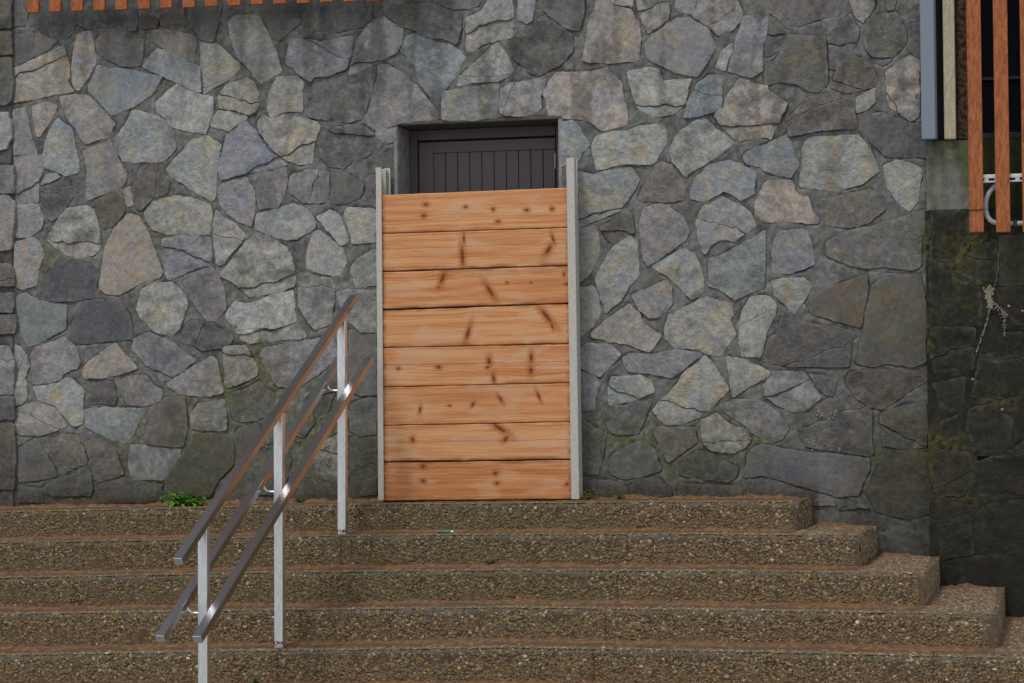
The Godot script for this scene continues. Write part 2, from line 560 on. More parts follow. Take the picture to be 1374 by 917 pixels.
# ---------------------------------------------------------------- mortar between the stones of one wall
func mortar(parent: Node3D, lo: Vector2, hi: Vector2, front: float, tint: Color, mat: Material, hole := Rect2()) -> void:
	var cell := 0.0105
	var nx := int((hi.x - lo.x) / cell) + 1
	var ny := int((hi.y - lo.y) / cell) + 1
	var away := PackedFloat32Array()
	away.resize(nx * ny)
	away.fill(1.0)
	for entry in outlines:
		if entry[1] != parent:
			continue
		var p: PackedVector2Array = entry[0]
		var a := p[0]
		var b := p[0]
		for q in p:
			a = a.min(q)
			b = b.max(q)
		a -= Vector2(0.03, 0.03)
		b += Vector2(0.03, 0.03)
		var n := p.size()
		for iy in range(maxi(0, int((a.y - lo.y) / cell)), mini(ny, int((b.y - lo.y) / cell) + 1)):
			for ix in range(maxi(0, int((a.x - lo.x) / cell)), mini(nx, int((b.x - lo.x) / cell) + 1)):
				var q := Vector2(lo.x + ix * cell, lo.y + iy * cell)
				var d := 1.0
				var j := n - 1
				for i in n:
					var e := p[i] - p[j]
					var w := q - p[j]
					d = minf(d, (w - e * clampf(w.dot(e) / e.length_squared(), 0.0, 1.0)).length_squared())
					j = i
				d = sqrt(d)
				if Geometry2D.is_point_in_polygon(q, p):
					d = -d
				var at := iy * nx + ix
				if d < away[at]:
					away[at] = d
	var st := begin()
	st.set_smooth_group(0)
	var ids := PackedInt32Array()
	ids.resize(nx * ny)
	ids.fill(-1)
	var count := 0
	for iy in ny:
		for ix in nx:
			var at := iy * nx + ix
			if away[at] < -0.016:
				continue
			var x := lo.x + ix * cell
			var y := lo.y + iy * cell
			if hole.has_area() and hole.has_point(Vector2(x, y)):
				continue
			var flush := 1.0 if parent == dark_wall else smoothstep(-0.3, 0.1, rough_noise.get_noise_2d(x * 70.0 + 50.0, y * 70.0))
			var z := front + lerpf(lerpf(-0.012, -0.001, flush), 0.003, smoothstep(0.001, lerpf(0.013, 0.006, flush), away[at])) + 0.005 * rough_noise.get_noise_2d(x * 80.0, y * 80.0) + 0.003 * fine_noise.get_noise_2d(x * 300.0, y * 300.0)
			var tone := 1.0 + 0.45 * blotch_noise.get_noise_2d(x * 50.0, y * 50.0) + 0.35 * fine_noise.get_noise_2d(x * 110.0 + 7.0, y * 110.0)
			var col := Color(tint.r * tone, tint.g * tone, tint.b * tone)
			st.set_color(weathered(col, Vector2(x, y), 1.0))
			st.add_vertex(Vector3(x, y, z))
			ids[at] = count
			count += 1
	for iy in ny - 1:
		for ix in nx - 1:
			var a := ids[iy * nx + ix]
			var b := ids[iy * nx + ix + 1]
			var c := ids[(iy + 1) * nx + ix + 1]
			var d := ids[(iy + 1) * nx + ix]
			if a < 0 or b < 0 or c < 0 or d < 0:
				continue
			for k in [a, d, c, a, c, b]:
				st.add_index(k)
	st.generate_normals()
	put("mortar", st.commit(), mat, parent)

# ---------------------------------------------------------------- the wooden barrier
const PLANK_EDGES := [[1.6189, 1.6264], [1.4125, 1.4181], [1.2093, 1.2197], [1.0067, 1.0214], [0.805, 0.8109], [0.5948, 0.6078], [0.3902, 0.4049], [0.1953, 0.2083], [-0.011, 0.0014]]
const PLANK_GAPS := [0.0, 0.003, 0.006, 0.008, 0.004, 0.003, 0.003, 0.006, 0.003]

# pine: flat-sawn figure that flows round the knots; each knot is [x, y below the upper edge, half width, half height, tilt] in metres
func pine_material(which: int, knots: Array) -> StandardMaterial3D:
	var w := 768
	var h := 156
	var warp := noise(FastNoiseLite.TYPE_SIMPLEX_SMOOTH, 1.0, 3, 40 + which)
	var fibre := noise(FastNoiseLite.TYPE_SIMPLEX_SMOOTH, 1.0, 2, 60 + which)
	var light := Vector3(0.825, 0.608, 0.43)
	var dark := Vector3(0.690, 0.425, 0.255)
	var hue: float = [0.1, 0.15, 0.4, -0.3, 0.05, 0.25, -0.25, 1.0][which]
	var px := PackedByteArray()
	px.resize(w * h * 3)
	var ht := PackedByteArray()
	ht.resize(w * h)
	var heart := 0.05 + 0.035 * ((which * 37) % 4)
	for py in h:
		for ix in w:
			var x := ix * 1.021 / w
			var y := py * 0.204 / h
			var ye := y + 0.010 * warp.get_noise_2d(x * 2.2, y * 9.0) + 0.002 * warp.get_noise_2d(x * 9.0, y * 40.0)
			var core := 0.0
			var stain := 0.0
			for k in knots:
				var dx: float = x - k[0]
				var dy: float = y - k[1]
				if absf(dx) > 0.2:
					continue
				var sx: float = k[2] * 4.0 + 0.015
				var sy: float = minf(k[3], 0.02) * 2.4 + 0.006
				ye -= dy * 0.75 * exp(-(dx * dx) / (sx * sx) - (dy * dy) / (sy * sy))
				var c := cos(k[4])
				var s := sin(k[4])
				var u: float = (dx * c - dy * s) / k[2]
				var v: float = (dx * s + dy * c) / k[3]
				var q := sqrt(u * u + v * v) + 0.28 * fibre.get_noise_2d(x * 150.0, y * 150.0)
				core = maxf(core, 1.0 - smoothstep(0.45, 1.15, q))
				stain = maxf(stain, (1.0 - smoothstep(0.7, 3.2, q)) * 0.6)
			var across := absf(ye - heart)
			var ring := 0.5 + 0.5 * sin(across * TAU / (0.007 + 0.05 * across) * 1.1 + 1.5 * warp.get_noise_2d(x * 3.0, y * 3.0))
			ring = pow(ring, 2.0)
			var line := fibre.get_noise_2d(x * 7.0, y * 520.0)
			var t := clampf(0.30 + hue * 0.35 + 0.34 * (ring - 0.4) + 0.20 * line + 0.62 * warp.get_noise_2d(x * 1.2 + 9.0, y * 24.0), 0.0, 1.0)
			var col := light.lerp(dark, t)
			var pale := smoothstep(0.0, 0.4, warp.get_noise_2d(x * 2.6 + 40.0, y * 8.0 + 3.0)) * 0.42
			col = col.lerp(Vector3(0.80, 0.67, 0.56), pale)
			col = col.lerp(Vector3(0.60, 0.34, 0.18), stain)
			col = col.lerp(Vector3(0.42, 0.21, 0.13), core * 0.85)
			if which in [1, 4, 6] and absf(y - 0.083 - 0.012 * (which - 1) / 5.0 + 0.004 * warp.get_noise_2d(x * 4.0, 1.0)) < 0.0010:
				col *= 0.62                          # a drying crack along the board
			if absf(x - 0.022 - 0.0015 * which / 7.0) < 0.0008:
				col *= 0.88                          # pencil line near the end
			if which == 0 and y > 0.138 and y < 0.141 and x < 0.056 and x > 0.012:
				col = col.lerp(Vector3(0.72, 0.22, 0.36), 0.75)      # crayon tick
			var joint: float = (1.0 - smoothstep(0.0, 0.02, y)) * [0.1, 0.2, 0.75, 0.6, 0.5, 0.3, 0.3, 0.8][which] + smoothstep(0.175, 0.2, y) * [0.3, 0.8, 0.7, 0.5, 0.3, 0.3, 0.85, 0.5][which]
			col = col.lerp(Vector3(0.50, 0.31, 0.20), clampf(joint * (0.55 + 1.3 * warp.get_noise_2d(x * 5.0 + 3.0, y * 12.0 + which * 3.0)), 0.0, 0.7))
			var ends := maxf(1.0 - smoothstep(0.0, 0.034, x), smoothstep(0.992, 1.021, x))
			col = col.lerp(Vector3(0.52, 0.33, 0.20), ends * clampf(0.35 + 1.1 * warp.get_noise_2d(x * 20.0, y * 30.0 + which * 7.0), 0.0, 0.8))
			var i := (py * w + ix) * 3
			px[i] = clampi(int(col.x * 255.0), 0, 255)
			px[i + 1] = clampi(int(col.y * 255.0), 0, 255)
			px[i + 2] = clampi(int(col.z * 255.0), 0, 255)
			ht[py * w + ix] = clampi(int(128.0 + 50.0 * line - 36.0 * ring - 30.0 * core), 0, 255)
	var m := StandardMaterial3D.new()
	m.albedo_texture = image_texture(Image.create_from_data(w, h, false, Image.FORMAT_RGB8, px))
	m.roughness = 0.7
	m.metallic_specular = 0.3
	m.normal_enabled = true
	m.normal_texture = normal_texture(ht, w, h, 1.6)
	return m

func plank_mesh(which: int) -> ArrayMesh:
	var x0 := -0.496
	var x1 := 0.541
	var front := 0.126
	var st := begin()
	var n := 40
	var rows := []
	var wob := noise(FastNoiseLite.TYPE_SIMPLEX_SMOOTH, 1.0, 2, 80 + which)
	for i in n + 1:
		var x := lerpf(x0, x1, i / float(n))
		var u := (x + 0.488) / 1.021
		var top: float = lerpf(PLANK_EDGES[which][0], PLANK_EDGES[which][1], u) - PLANK_GAPS[which] * (0.5 + 0.35 * wob.get_noise_2d(x * 3.0, 0.0)) - 0.0012 * (wob.get_noise_2d(x * 14.0, 2.0))
		var bottom: float = lerpf(PLANK_EDGES[which + 1][0], PLANK_EDGES[which + 1][1], u) + PLANK_GAPS[which + 1] * (0.5 + 0.35 * wob.get_noise_2d(x * 3.0, 5.0)) + 0.0012 * (wob.get_noise_2d(x * 14.0, 7.0))
		var cup := 0.0015 * wob.get_noise_2d(x * 2.0, 11.0)
		var c := 0.004
		rows.append([Vector3(x, top, 0.08), Vector3(x, top, front - c + cup), Vector3(x, top - c, front + cup), Vector3(x, bottom + c, front + cup), Vector3(x, bottom, front - c + cup), Vector3(x, bottom, 0.08)])
	for i in n:
		for j in 5:
			st.set_smooth_group(j + 1)
			var q := [rows[i][j], rows[i + 1][j], rows[i + 1][j + 1], rows[i][j + 1]]
			for k in [0, 1, 2, 0, 2, 3]:
				var p: Vector3 = q[k]
				var v: float = [0.0, 0.02, 0.03, 0.97, 0.98, 1.0][j + (1 if k > 1 else 0)]
				st.set_uv(Vector2(clampf((p.x + 0.488) / 1.021, 0.002, 0.998), v))
				st.add_vertex(p)
	for e in [0, n]:
		st.set_smooth_group(-1)
		for j in range(1, 5):
			for k in ([0, j, j + 1] if e == n else [0, j + 1, j]):
				st.set_uv(Vector2(0.01, 0.5))
				st.add_vertex(rows[e][k])
	for k in [[0, 0], [0, 5], [n, 5], [0, 0], [n, 5], [n, 0]]:
		st.set_uv(Vector2(0.5, 0.5))
		st.add_vertex(rows[k[0]][k[1]])
	st.generate_normals()
	st.generate_tangents()
	return st.commit()

# ---------------------------------------------------------------- steps
func slab_mesh(k: int, x0: float, x1: float, last: bool) -> ArrayMesh:
	var zf := step_front(k)
	var st := begin()
	var n := maxi(2, int((x1 - x0) / 0.035))
	var rows := []
	var prof := [Vector2(0, -0.24), Vector2(0.0, -0.12), Vector2(0.0, -0.09), Vector2(0.0, -0.06), Vector2(0, -0.034), Vector2(0, -0.013), Vector2(-0.004, -0.004), Vector2(-0.013, 0), Vector2(-0.05, 0), Vector2(-0.1, 0), Vector2(-0.2, 0), Vector2(-zf - 0.03, 0)]
	var tints := []
	for i in n + 1:
		var x := lerpf(x0, x1, i / float(n))
		var y := step_height(k, x)
		var row := []
		var trow := []
		for p in prof:
			var w := 0.003 * fine_noise.get_noise_2d(x * 60.0 + k * 31.0, p.y * 200.0 + p.x * 60.0) + 0.004 * rough_noise.get_noise_2d(x * 30.0 + k * 13.0, p.y * 60.0)
			var xx := x
			if i == n and last:
				xx += 0.04 * clampf(-p.x / zf, 0.0, 1.0) + 0.006 * fine_noise.get_noise_2d(p.y * 200.0, p.x * 90.0 + k * 9.0)
			row.append(Vector3(xx, y + p.y + (w if p.x < -0.001 else 0.0), zf + p.x + (w if p.x > -0.01 else 0.0)))
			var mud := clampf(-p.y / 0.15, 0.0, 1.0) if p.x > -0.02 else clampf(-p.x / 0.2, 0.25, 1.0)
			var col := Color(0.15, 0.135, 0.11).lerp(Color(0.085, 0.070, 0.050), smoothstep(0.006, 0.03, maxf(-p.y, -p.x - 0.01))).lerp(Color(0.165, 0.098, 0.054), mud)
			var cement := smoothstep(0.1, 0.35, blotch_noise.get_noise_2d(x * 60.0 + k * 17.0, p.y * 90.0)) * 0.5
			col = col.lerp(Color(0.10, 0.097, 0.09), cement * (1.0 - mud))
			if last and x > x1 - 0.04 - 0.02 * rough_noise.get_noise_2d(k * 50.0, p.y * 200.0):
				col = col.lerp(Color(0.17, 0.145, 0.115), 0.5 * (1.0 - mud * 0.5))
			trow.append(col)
		rows.append(row)
		tints.append(trow)
	st.set_smooth_group(0)
	for i in n:
		for j in prof.size() - 1:
			var q := [rows[i][j], rows[i][j + 1], rows[i + 1][j + 1], rows[i + 1][j]]
			var c := [tints[i][j], tints[i][j + 1], tints[i + 1][j + 1], tints[i + 1][j]]
			for t in [0, 1, 2, 0, 2, 3]:
				st.set_color(c[t])
				st.add_vertex(q[t])
	st.set_smooth_group(-1)
	for e in ([0, n] if last else []):
		# the end: a fan of narrow uprights, so that its colour can vary
		var y: float = step_height(k, x1 if e == n else x0)
		var m := 26
		for i in m:
			var za := lerpf(zf - 0.008, -0.03, i / float(m))
			var zb := lerpf(zf - 0.008, -0.03, (i + 1) / float(m))
			var x: float = rows[e][3].x + (0.04 * i / float(m) if e == n else 0.0)
			var x2: float = rows[e][3].x + (0.04 * (i + 1) / float(m) if e == n else 0.0)
			var g := 0.5 + 0.5 * fine_noise.get_noise_2d(i * 3.0, k * 20.0)
			var col := Color(0.12, 0.082, 0.05).lerp(Color(0.22, 0.155, 0.095), g)
			st.set_color(col)
			if e == n:
				quad(st, Vector3(x, y - 0.24, za), Vector3(x, y - 0.003, za), Vector3(x2, y - 0.003, zb), Vector3(x2, y - 0.24, zb))
			else:
				quad(st, Vector3(x, y - 0.24, zb), Vector3(x, y - 0.003, zb), Vector3(x, y - 0.003, za), Vector3(x, y - 0.24, za))
	st.generate_normals()
	return st.commit()

func pebbles(k: int, x0: float, x1: float, last: bool, mesh: Mesh, mat: Material, parent: Node) -> void:
	var zf := step_front(k)
	var tones := [
		[128, 106, 72, 5], [112, 98, 74, 6], [166, 157, 140, 1.3], [192, 185, 170, 0.5], [140, 108, 58, 2.4], [76, 73, 66, 5], [104, 78, 52, 5],
		[124, 78, 56, 1.0], [100, 94, 62, 4], [92, 88, 80, 4], [148, 134, 108, 2.5],
	]
	var total := 0.0
	for t in tones:
		total += t[3]
	var places := []
	var tints := []
	var reach := x1 - (0.028 if last else 0.003)
	var riser := int((reach - x0) * 2500.0)
	var tread := int((reach - x0) * 1100.0)
	for i in riser + tread:
		var x := rng.randf_range(x0 + 0.003, reach)
		var y := step_height(k, x)
		var size := rng.randf_range(0.0036, 0.0077)
		if rng.randf() < 0.10:
			size = rng.randf_range(0.0078, 0.0115)
		var shape := Vector3(size, size * rng.randf_range(0.55, 0.95), size * rng.randf_range(0.32, 0.55))
		var b: Basis
		var at: Vector3
		var mud: float
		if i < riser:
			var deep: float = y - step_height(mini(k + 1, 7), x)
			var dn := rng.randf_range(0.004, deep)
			if dn < 0.013:
				at = Vector3(x, y - dn, zf - 0.004)
			else:
				at = Vector3(x, y - dn, zf)
			b = Basis(Vector3(0, 0, 1), rng.randf_range(-0.7, 0.7) if rng.randf() < 0.7 else rng.randf() * TAU) * Basis(Vector3(1, 0, 0), rng.randf_range(-0.3, 0.3))
			mud = clampf(dn / deep, 0.0, 1.0)
			mud = 0.30 + 0.58 * mud * mud + 0.15 * rough_noise.get_noise_2d(x * 30.0, k * 50.0 + dn * 80.0)
		else:
			var back := absf(rng.randfn(0.0, 0.045)) + 0.002
			if k > 0 and x > STEPS[k - 1][-1][0] + 0.01:
				back = rng.randf_range(0.0, zf)
			at = Vector3(x, y, zf - back)
			b = Basis(Vector3(1, 0, 0), -PI / 2) * Basis(Vector3(0, 0, 1), rng.randf() * TAU)
			mud = clampf(0.1 + back * 4.0, 0.0, 0.7)
		b = b * Basis.from_scale(shape)
		var r := rng.randf() * total
		var tone: Array = tones[0]
		for t in tones:
			r -= t[3]
			if r <= 0.0:
				tone = t
				break
		var col := lin(tone, rng.randf_range(0.85, 1.3))
		col = col.lerp(Color(0.165, 0.112, 0.060), clampf(mud * rng.randf_range(0.5, 1.2), 0.0, 0.92))
		if x < 0.9 and k < 3:
			col = col.lerp(Color(0.085, 0.082, 0.035), 0.22)
		places.append(Transform3D(b, at))
		tints.append(col)
	if last:
		for i in 420 * (k + 1):
			var zz := rng.randf_range(0.0, zf)
			var dn := rng.randf_range(0.004, 0.145)
			var size := rng.randf_range(0.0035, 0.0085)
			places.append(Transform3D(Basis(Vector3(0, 1, 0), PI / 2) * Basis(Vector3(0, 0, 1), PI / 2 + rng.randf_range(-0.4, 0.4)) * Basis.from_scale(Vector3(size * 1.4, size * 0.7, size * 0.4)), Vector3(x1 + 0.04 * (1.0 - zz / zf), step_height(k, x1) - dn, zz)))
			tints.append(lin(tones[rng.randi() % 7], 0.9).lerp(Color(0.165, 0.112, 0.060), rng.randf_range(0.3, 0.9)))
	if k > 0 and last:
		var xa: float = STEPS[k - 1][-1][0]
		for i in int((x1 - xa) * zf * 5200.0):
			var size := rng.randf_range(0.004, 0.0095)
			var xx := rng.randf_range(xa, x1 - 0.004)
			places.append(Transform3D(Basis(Vector3(1, 0, 0), -PI / 2) * Basis(Vector3(0, 0, 1), rng.randf() * TAU) * Basis.from_scale(Vector3(size, size * 0.75, size * 0.35)), Vector3(xx, step_height(k, xx), rng.randf_range(0.03, zf - 0.003))))
			tints.append(lin(tones[rng.randi() % 7], 0.85).lerp(Color(0.17, 0.11, 0.066), rng.randf_range(0.3, 0.85)))
	var mm := MultiMesh.new()
	mm.transform_format = MultiMesh.TRANSFORM_3D
	mm.use_colors = true
	mm.mesh = mesh
	mm.instance_count = places.size()
	for i in places.size():
		mm.set_instance_transform(i, places[i])
		mm.set_instance_color(i, tints[i])
	var o := MultiMeshInstance3D.new()
	o.name = unique(parent, "pebbles")
	o.multimesh = mm
	o.material_override = mat
	o.set_meta("kind", "stuff")
	parent.add_child(o, true)

# earth and needles that lie in the corner between a tread and what rises behind it
func dirt_strip(st: SurfaceTool, x0: float, x1: float, zb: float, k: int, wide: float, high: float) -> void:
	var n := int((x1 - x0) / 0.018)
	var rows := []
	for i in n + 1:
		var x := lerpf(x0, x1, i / float(n))
		var y := step_height(k, x)
		var w := wide * (0.9 + 0.9 * rough_noise.get_noise_2d(x * 26.0, k * 40.0 + zb) + 0.5 * fine_noise.get_noise_2d(x * 80.0, k * 9.0))
		var h := high * (0.8 + 0.9 * rough_noise.get_noise_2d(x * 40.0, k * 70.0 + 5.0) + 0.5 * fine_noise.get_noise_2d(x * 120.0, k * 5.0))
		var fade := smoothstep(0.0, 0.10, minf(x - x0, x1 - x))
		w = maxf(w, 0.02) * lerpf(0.15, 1.0, fade)
		h = maxf(h, 0.003) * fade
		rows.append([Vector3(x, y - 0.004, zb + w), Vector3(x, y + 0.004 + h * 0.25, zb + w * 0.75), Vector3(x, y + 0.004 + h * 0.55, zb + w * 0.35), Vector3(x, y + h, zb + 0.006), Vector3(x, y + h, zb - 0.02)])
	st.set_smooth_group(0)
	for i in n:
		for j in 4:
			var t := rng.randf_range(0.8, 1.15)
			st.set_color(Color(0.225 * t, 0.130 * t, 0.070 * t))
			quad(st, rows[i][j], rows[i][j + 1], rows[i + 1][j + 1], rows[i + 1][j])

# ---------------------------------------------------------------- weeds
func leaf(st: SurfaceTool, root: Vector3, dir: Vector3, long: float, wide: float, droop: float, col: Color) -> void:
	var side := dir.cross(Vector3.UP).normalized()
	var n := 4
	var prev := []
	st.set_smooth_group(0)
	for i in n + 1:
		var t := i / float(n)
		var c := root + dir * long * t - Vector3(0, droop * t * t * long, 0)
		var w := wide * sin(PI * clampf(t * 0.85 + 0.15, 0.0, 1.0))
		var row := [c - side * w + Vector3(0, w * 0.4, 0), c, c + side * w + Vector3(0, w * 0.4, 0)]
		if i > 0:
			st.set_color(col * (0.85 + 0.3 * t))
			quad(st, prev[0], row[0], row[1], prev[1])
			quad(st, prev[1], row[1], row[2], prev[2])
		prev = row

func weed(label: String, at: Vector3, spread: float, high: float, count: int, col: Color, mat: Material, flowers := 0, petal: Material = null) -> void:
	var t := thing("weed", label, "weed", at, "")
	var st := begin()
	for i in count:
		var a := rng.randf() * TAU
		var up := rng.randf_range(0.25, 1.5)
		var d := Vector3(cos(a), up, absf(sin(a)) * 0.8).normalized()
		var c := col.lerp(Color(col.r * 1.5, col.g * 1.25, col.b), rng.randf())
		var root := Vector3(rng.randf_range(-0.3, 0.3) * spread, 0, rng.randf_range(0.0, 0.2) * spread)
		var long := lerpf(spread, high, clampf(up / 1.5, 0.0, 1.0)) * rng.randf_range(0.5, 1.05)
		leaf(st, root, d, long, long * rng.randf_range(0.07, 0.13), rng.randf_range(0.2, 0.7), c)
		for s in 3:       # toothed leaflets along the rib
			var p := root + d * long * (0.3 + 0.22 * s)
			var sd := (d.cross(Vector3.UP).normalized() * (1.0 if (s + i) % 2 == 0 else -1.0) + d * 0.8).normalized()
			leaf(st, p - Vector3(0, 0.25 * long * pow(0.3 + 0.22 * s, 2.0), 0), sd, long * 0.3, long * 0.05, 0.3, c)
	put("leaves", finish(st), mat, t)
	for i in flowers:
		var fs := begin()
		var c := Vector3(rng.randf_range(-0.6, 0.6) * spread, rng.randf_range(0.3, 0.9) * high, rng.randf_range(0.0, 0.4) * spread)
		fs.set_color(Color.WHITE)
		for j in 5:
			var a := TAU * j / 5.0
			leaf(fs, c, Vector3(cos(a), 0.4, sin(a)).normalized(), 0.007, 0.003, 0.2, Color(0.55, 0.42, 0.02))
		put("flower", finish(fs), petal, t)

func _ready() -> void:
	rng.seed = 4711
	rough_noise = noise(FastNoiseLite.TYPE_SIMPLEX_SMOOTH, 0.1, 3, 101)
	fine_noise = noise(FastNoiseLite.TYPE_SIMPLEX_SMOOTH, 0.25, 2, 102)
	blotch_noise = noise(FastNoiseLite.TYPE_SIMPLEX_SMOOTH, 0.1, 3, 103)
	edge_noise = noise(FastNoiseLite.TYPE_SIMPLEX_SMOOTH, 0.25, 2, 104)

	# ------------------------------------------------------------ camera, sky, light, exposure
	var cam := Camera3D.new()
	cam.name = "camera"
	cam.fov = 18.733
	cam.position = Vector3(2.74, 0.607, 10.69)
	cam.rotation_degrees = Vector3(1.164, 13.4, -0.57)
	cam.near = 0.1
	cam.far = 400.0
	add_child(cam)
	cam.current = true
	var sky_mat := ProceduralSkyMaterial.new()
	sky_mat.sky_top_color = Color(0.84, 0.865, 0.895)
	sky_mat.sky_horizon_color = Color(0.88, 0.89, 0.90)
	sky_mat.sky_curve = 0.2
	sky_mat.ground_horizon_color = Color(0.60, 0.60, 0.59)
	sky_mat.ground_bottom_color = Color(0.30, 0.29, 0.27)
	sky_mat.sun_angle_max = 1.0
	var sky := Sky.new()
	sky.sky_material = sky_mat
	var env := Environment.new()
	env.background_mode = Environment.BG_SKY
	env.sky = sky
	env.background_energy_multiplier = 1.0
	env.tonemap_mode = Environment.TONE_MAPPER_LINEAR
	env.tonemap_exposure = 1.12
	env.sdfgi_enabled = true
	env.ssao_enabled = true
	env.ssil_enabled = true
	var world := WorldEnvironment.new()
	world.environment = env
	add_child(world)
	var sun := DirectionalLight3D.new()
	sun.name = "sun"
	sun.light_color = Color(1.0, 0.985, 0.96)
	sun.light_energy = 0.45
	sun.light_angular_distance = 11.0
	sun.shadow_enabled = true
	sun.rotation_degrees = Vector3(-58, -22, 0)
	add_child(sun)

	# ------------------------------------------------------------ materials
	make_stone_materials()
	var mortar_mat := grit_material(0.3, 1.0, 5.0, 2.3)
	var concrete_mat := grit_material(0.25, 0.8, 3.0, 1.7)
	var dirt_mat := grit_material(0.4, 1.6, 6.0, 3.1)
	var facade_mat := plain(Color(0.41, 0.40, 0.42), 0.8)

	# ------------------------------------------------------------ the setting
	var ground := MeshInstance3D.new()
	ground.name = "pavement"
	var gm := PlaneMesh.new()
	gm.size = Vector2(300, 300)
	ground.mesh = gm
	ground.position = Vector3(0, GROUND, 60)
	var gmat := grit_material(0.3, 0.9, 3.0, 1.1)
	gmat.vertex_color_use_as_albedo = false
	gmat.albedo_color = Color(0.66, 0.65, 0.63)
	ground.material_override = gmat
	ground.set_meta("kind", "structure")
	add_child(ground)

	# ------------------------------------------------------------ the stone wall, with its opening
	wall = thing("stone_wall", "grey rubble stone wall with pale mortar joints around the boarded doorway", "wall")
	dark_wall = thing("retaining_wall", "blackened mossy stone wall right of the steps, under the vertical slats", "wall", Vector3.ZERO)
	pillar = thing("stone_pillar", "narrow strip of stone pillar at the left edge of the grey wall", "pillar")
	stone(wall, "D", "m", [-2.690, 2.703, -2.682, 2.654, -2.612, 2.651, -2.594, 2.687, -2.600, 2.720, -2.698, 2.876])  # D tones in this top-left row include shade under the slats, put into the colour
	stone(wall, "D", "m", [-2.478, 2.612, -2.374, 2.569, -2.340, 2.573, -2.299, 2.640, -2.315, 2.855, -2.546, 2.867, -2.588, 2.655])
	stone(wall, "D", "c", [-2.282, 2.639, -2.224, 2.615, -2.133, 2.621, -2.019, 2.600, -1.933, 2.590, -1.932, 2.834, -2.063, 2.841, -2.263, 2.852, -2.293, 2.653])
	stone(wall, "N", "m", [-1.919, 2.605, -1.882, 2.598, -1.812, 2.605, -1.805, 2.637, -1.837, 2.665, -1.918, 2.653])
	stone(wall, "R", "m", [-1.792, 2.615, -1.691, 2.592, -1.651, 2.592, -1.655, 2.819, -1.793, 2.826])
	stone(wall, "D", "g", [-1.595, 2.584, -1.562, 2.525, -1.490, 2.503, -1.481, 2.510, -1.399, 2.805, -1.605, 2.816])
	stone(wall, "D", "g", [-2.680, 2.421, -2.563, 2.466, -2.560, 2.605, -2.676, 2.605])
	stone(wall, "D", "g", [-2.560, 2.525, -2.555, 2.471, -2.479, 2.499, -2.409, 2.555, -2.546, 2.610])
	stone(wall, "T", "v", [-2.676, 2.218, -2.550, 2.235, -2.422, 2.256, -2.313, 2.267, -2.353, 2.323, -2.335, 2.354, -2.346, 2.429, -2.375, 2.532, -2.549, 2.458, -2.675, 2.417])
	stone(wall, "T", "m", [-2.329, 2.354, -2.318, 2.294, -2.290, 2.269, -2.226, 2.338, -2.183, 2.422, -2.191, 2.518, -2.213, 2.604, -2.259, 2.601, -2.293, 2.587, -2.323, 2.449])
	stone(wall, "R", "m", [-2.168, 2.485, -2.111, 2.439, -2.020, 2.393, -1.912, 2.393, -1.900, 2.440, -1.894, 2.535, -2.030, 2.563, -2.087, 2.592, -2.144, 2.595, -2.185, 2.549])
	stone(wall, "B", "g", [-2.215, 2.317, -2.232, 2.296, -2.227, 2.264, -2.170, 2.208, -2.101, 2.131, -2.067, 2.124, -1.953, 2.167, -1.851, 2.227, -1.817, 2.267, -1.783, 2.324, -1.952, 2.369, -2.111, 2.392, -2.174, 2.405])
	stone(wall, "T", "m", [-1.871, 2.540, -1.770, 2.482, -1.681, 2.430, -1.602, 2.400, -1.579, 2.489, -1.590, 2.536, -1.702, 2.579, -1.815, 2.590, -1.871, 2.571])
	stone(wall, "G", "m", [-1.895, 2.387, -1.749, 2.312, -1.659, 2.271, -1.570, 2.231, -1.553, 2.235, -1.560, 2.367, -1.614, 2.395, -1.725, 2.459, -1.815, 2.484, -1.884, 2.413])
	stone(wall, "G", "m", [-1.557, 2.424, -1.542, 2.298, -1.537, 2.219, -1.402, 2.292, -1.324, 2.356, -1.330, 2.383, -1.390, 2.432, -1.457, 2.493, -1.559, 2.503])
	stone(wall, "G", "m", [-1.379, 2.510, -1.341, 2.414, -1.269, 2.343, -1.233, 2.295, -1.206, 2.262, -1.156, 2.291, -1.082, 2.324, -1.122, 2.446, -1.165, 2.542, -1.220, 2.644, -1.223, 2.644, -1.344, 2.643, -1.394, 2.611])
	stone(wall, "Y", "m", [-1.818, 2.141, -1.773, 2.097, -1.723, 2.042, -1.639, 2.018, -1.533, 1.998, -1.521, 2.024, -1.487, 2.107, -1.481, 2.199, -1.548, 2.214, -1.698, 2.278, -1.761, 2.239, -1.823, 2.183])
	stone(wall, "Y", "c", [-1.454, 2.139, -1.359, 2.124, -1.271, 2.093, -1.221, 2.117, -1.221, 2.211, -1.248, 2.274, -1.292, 2.297, -1.414, 2.261, -1.453, 2.199])
	stone(wall, "Y", "m", [-1.499, 2.039, -1.394, 2.009, -1.282, 2.083, -1.371, 2.112, -1.457, 2.124, -1.504, 2.071])
	stone(wall, "T", "m", [-2.365, 2.131, -2.291, 2.043, -2.251, 1.965, -2.114, 2.004, -2.065, 2.071, -2.158, 2.176, -2.227, 2.243, -2.296, 2.245, -2.399, 2.239])
	stone(wall, "O", "m", [-2.545, 2.031, -2.522, 2.019, -2.435, 2.144, -2.417, 2.186, -2.480, 2.221, -2.568, 2.193])
	stone(wall, "L", "m", [-2.680, 1.923, -2.540, 1.922, -2.557, 1.978, -2.586, 2.086, -2.614, 2.189, -2.684, 2.181])
	stone(wall, "L", "m", [-2.670, 1.652, -2.536, 1.654, -2.535, 1.761, -2.488, 1.861, -2.511, 1.912, -2.680, 1.913])
	stone(wall, "L", "m", [-2.677, 1.454, -2.589, 1.458, -2.514, 1.504, -2.502, 1.557, -2.536, 1.640, -2.676, 1.642])
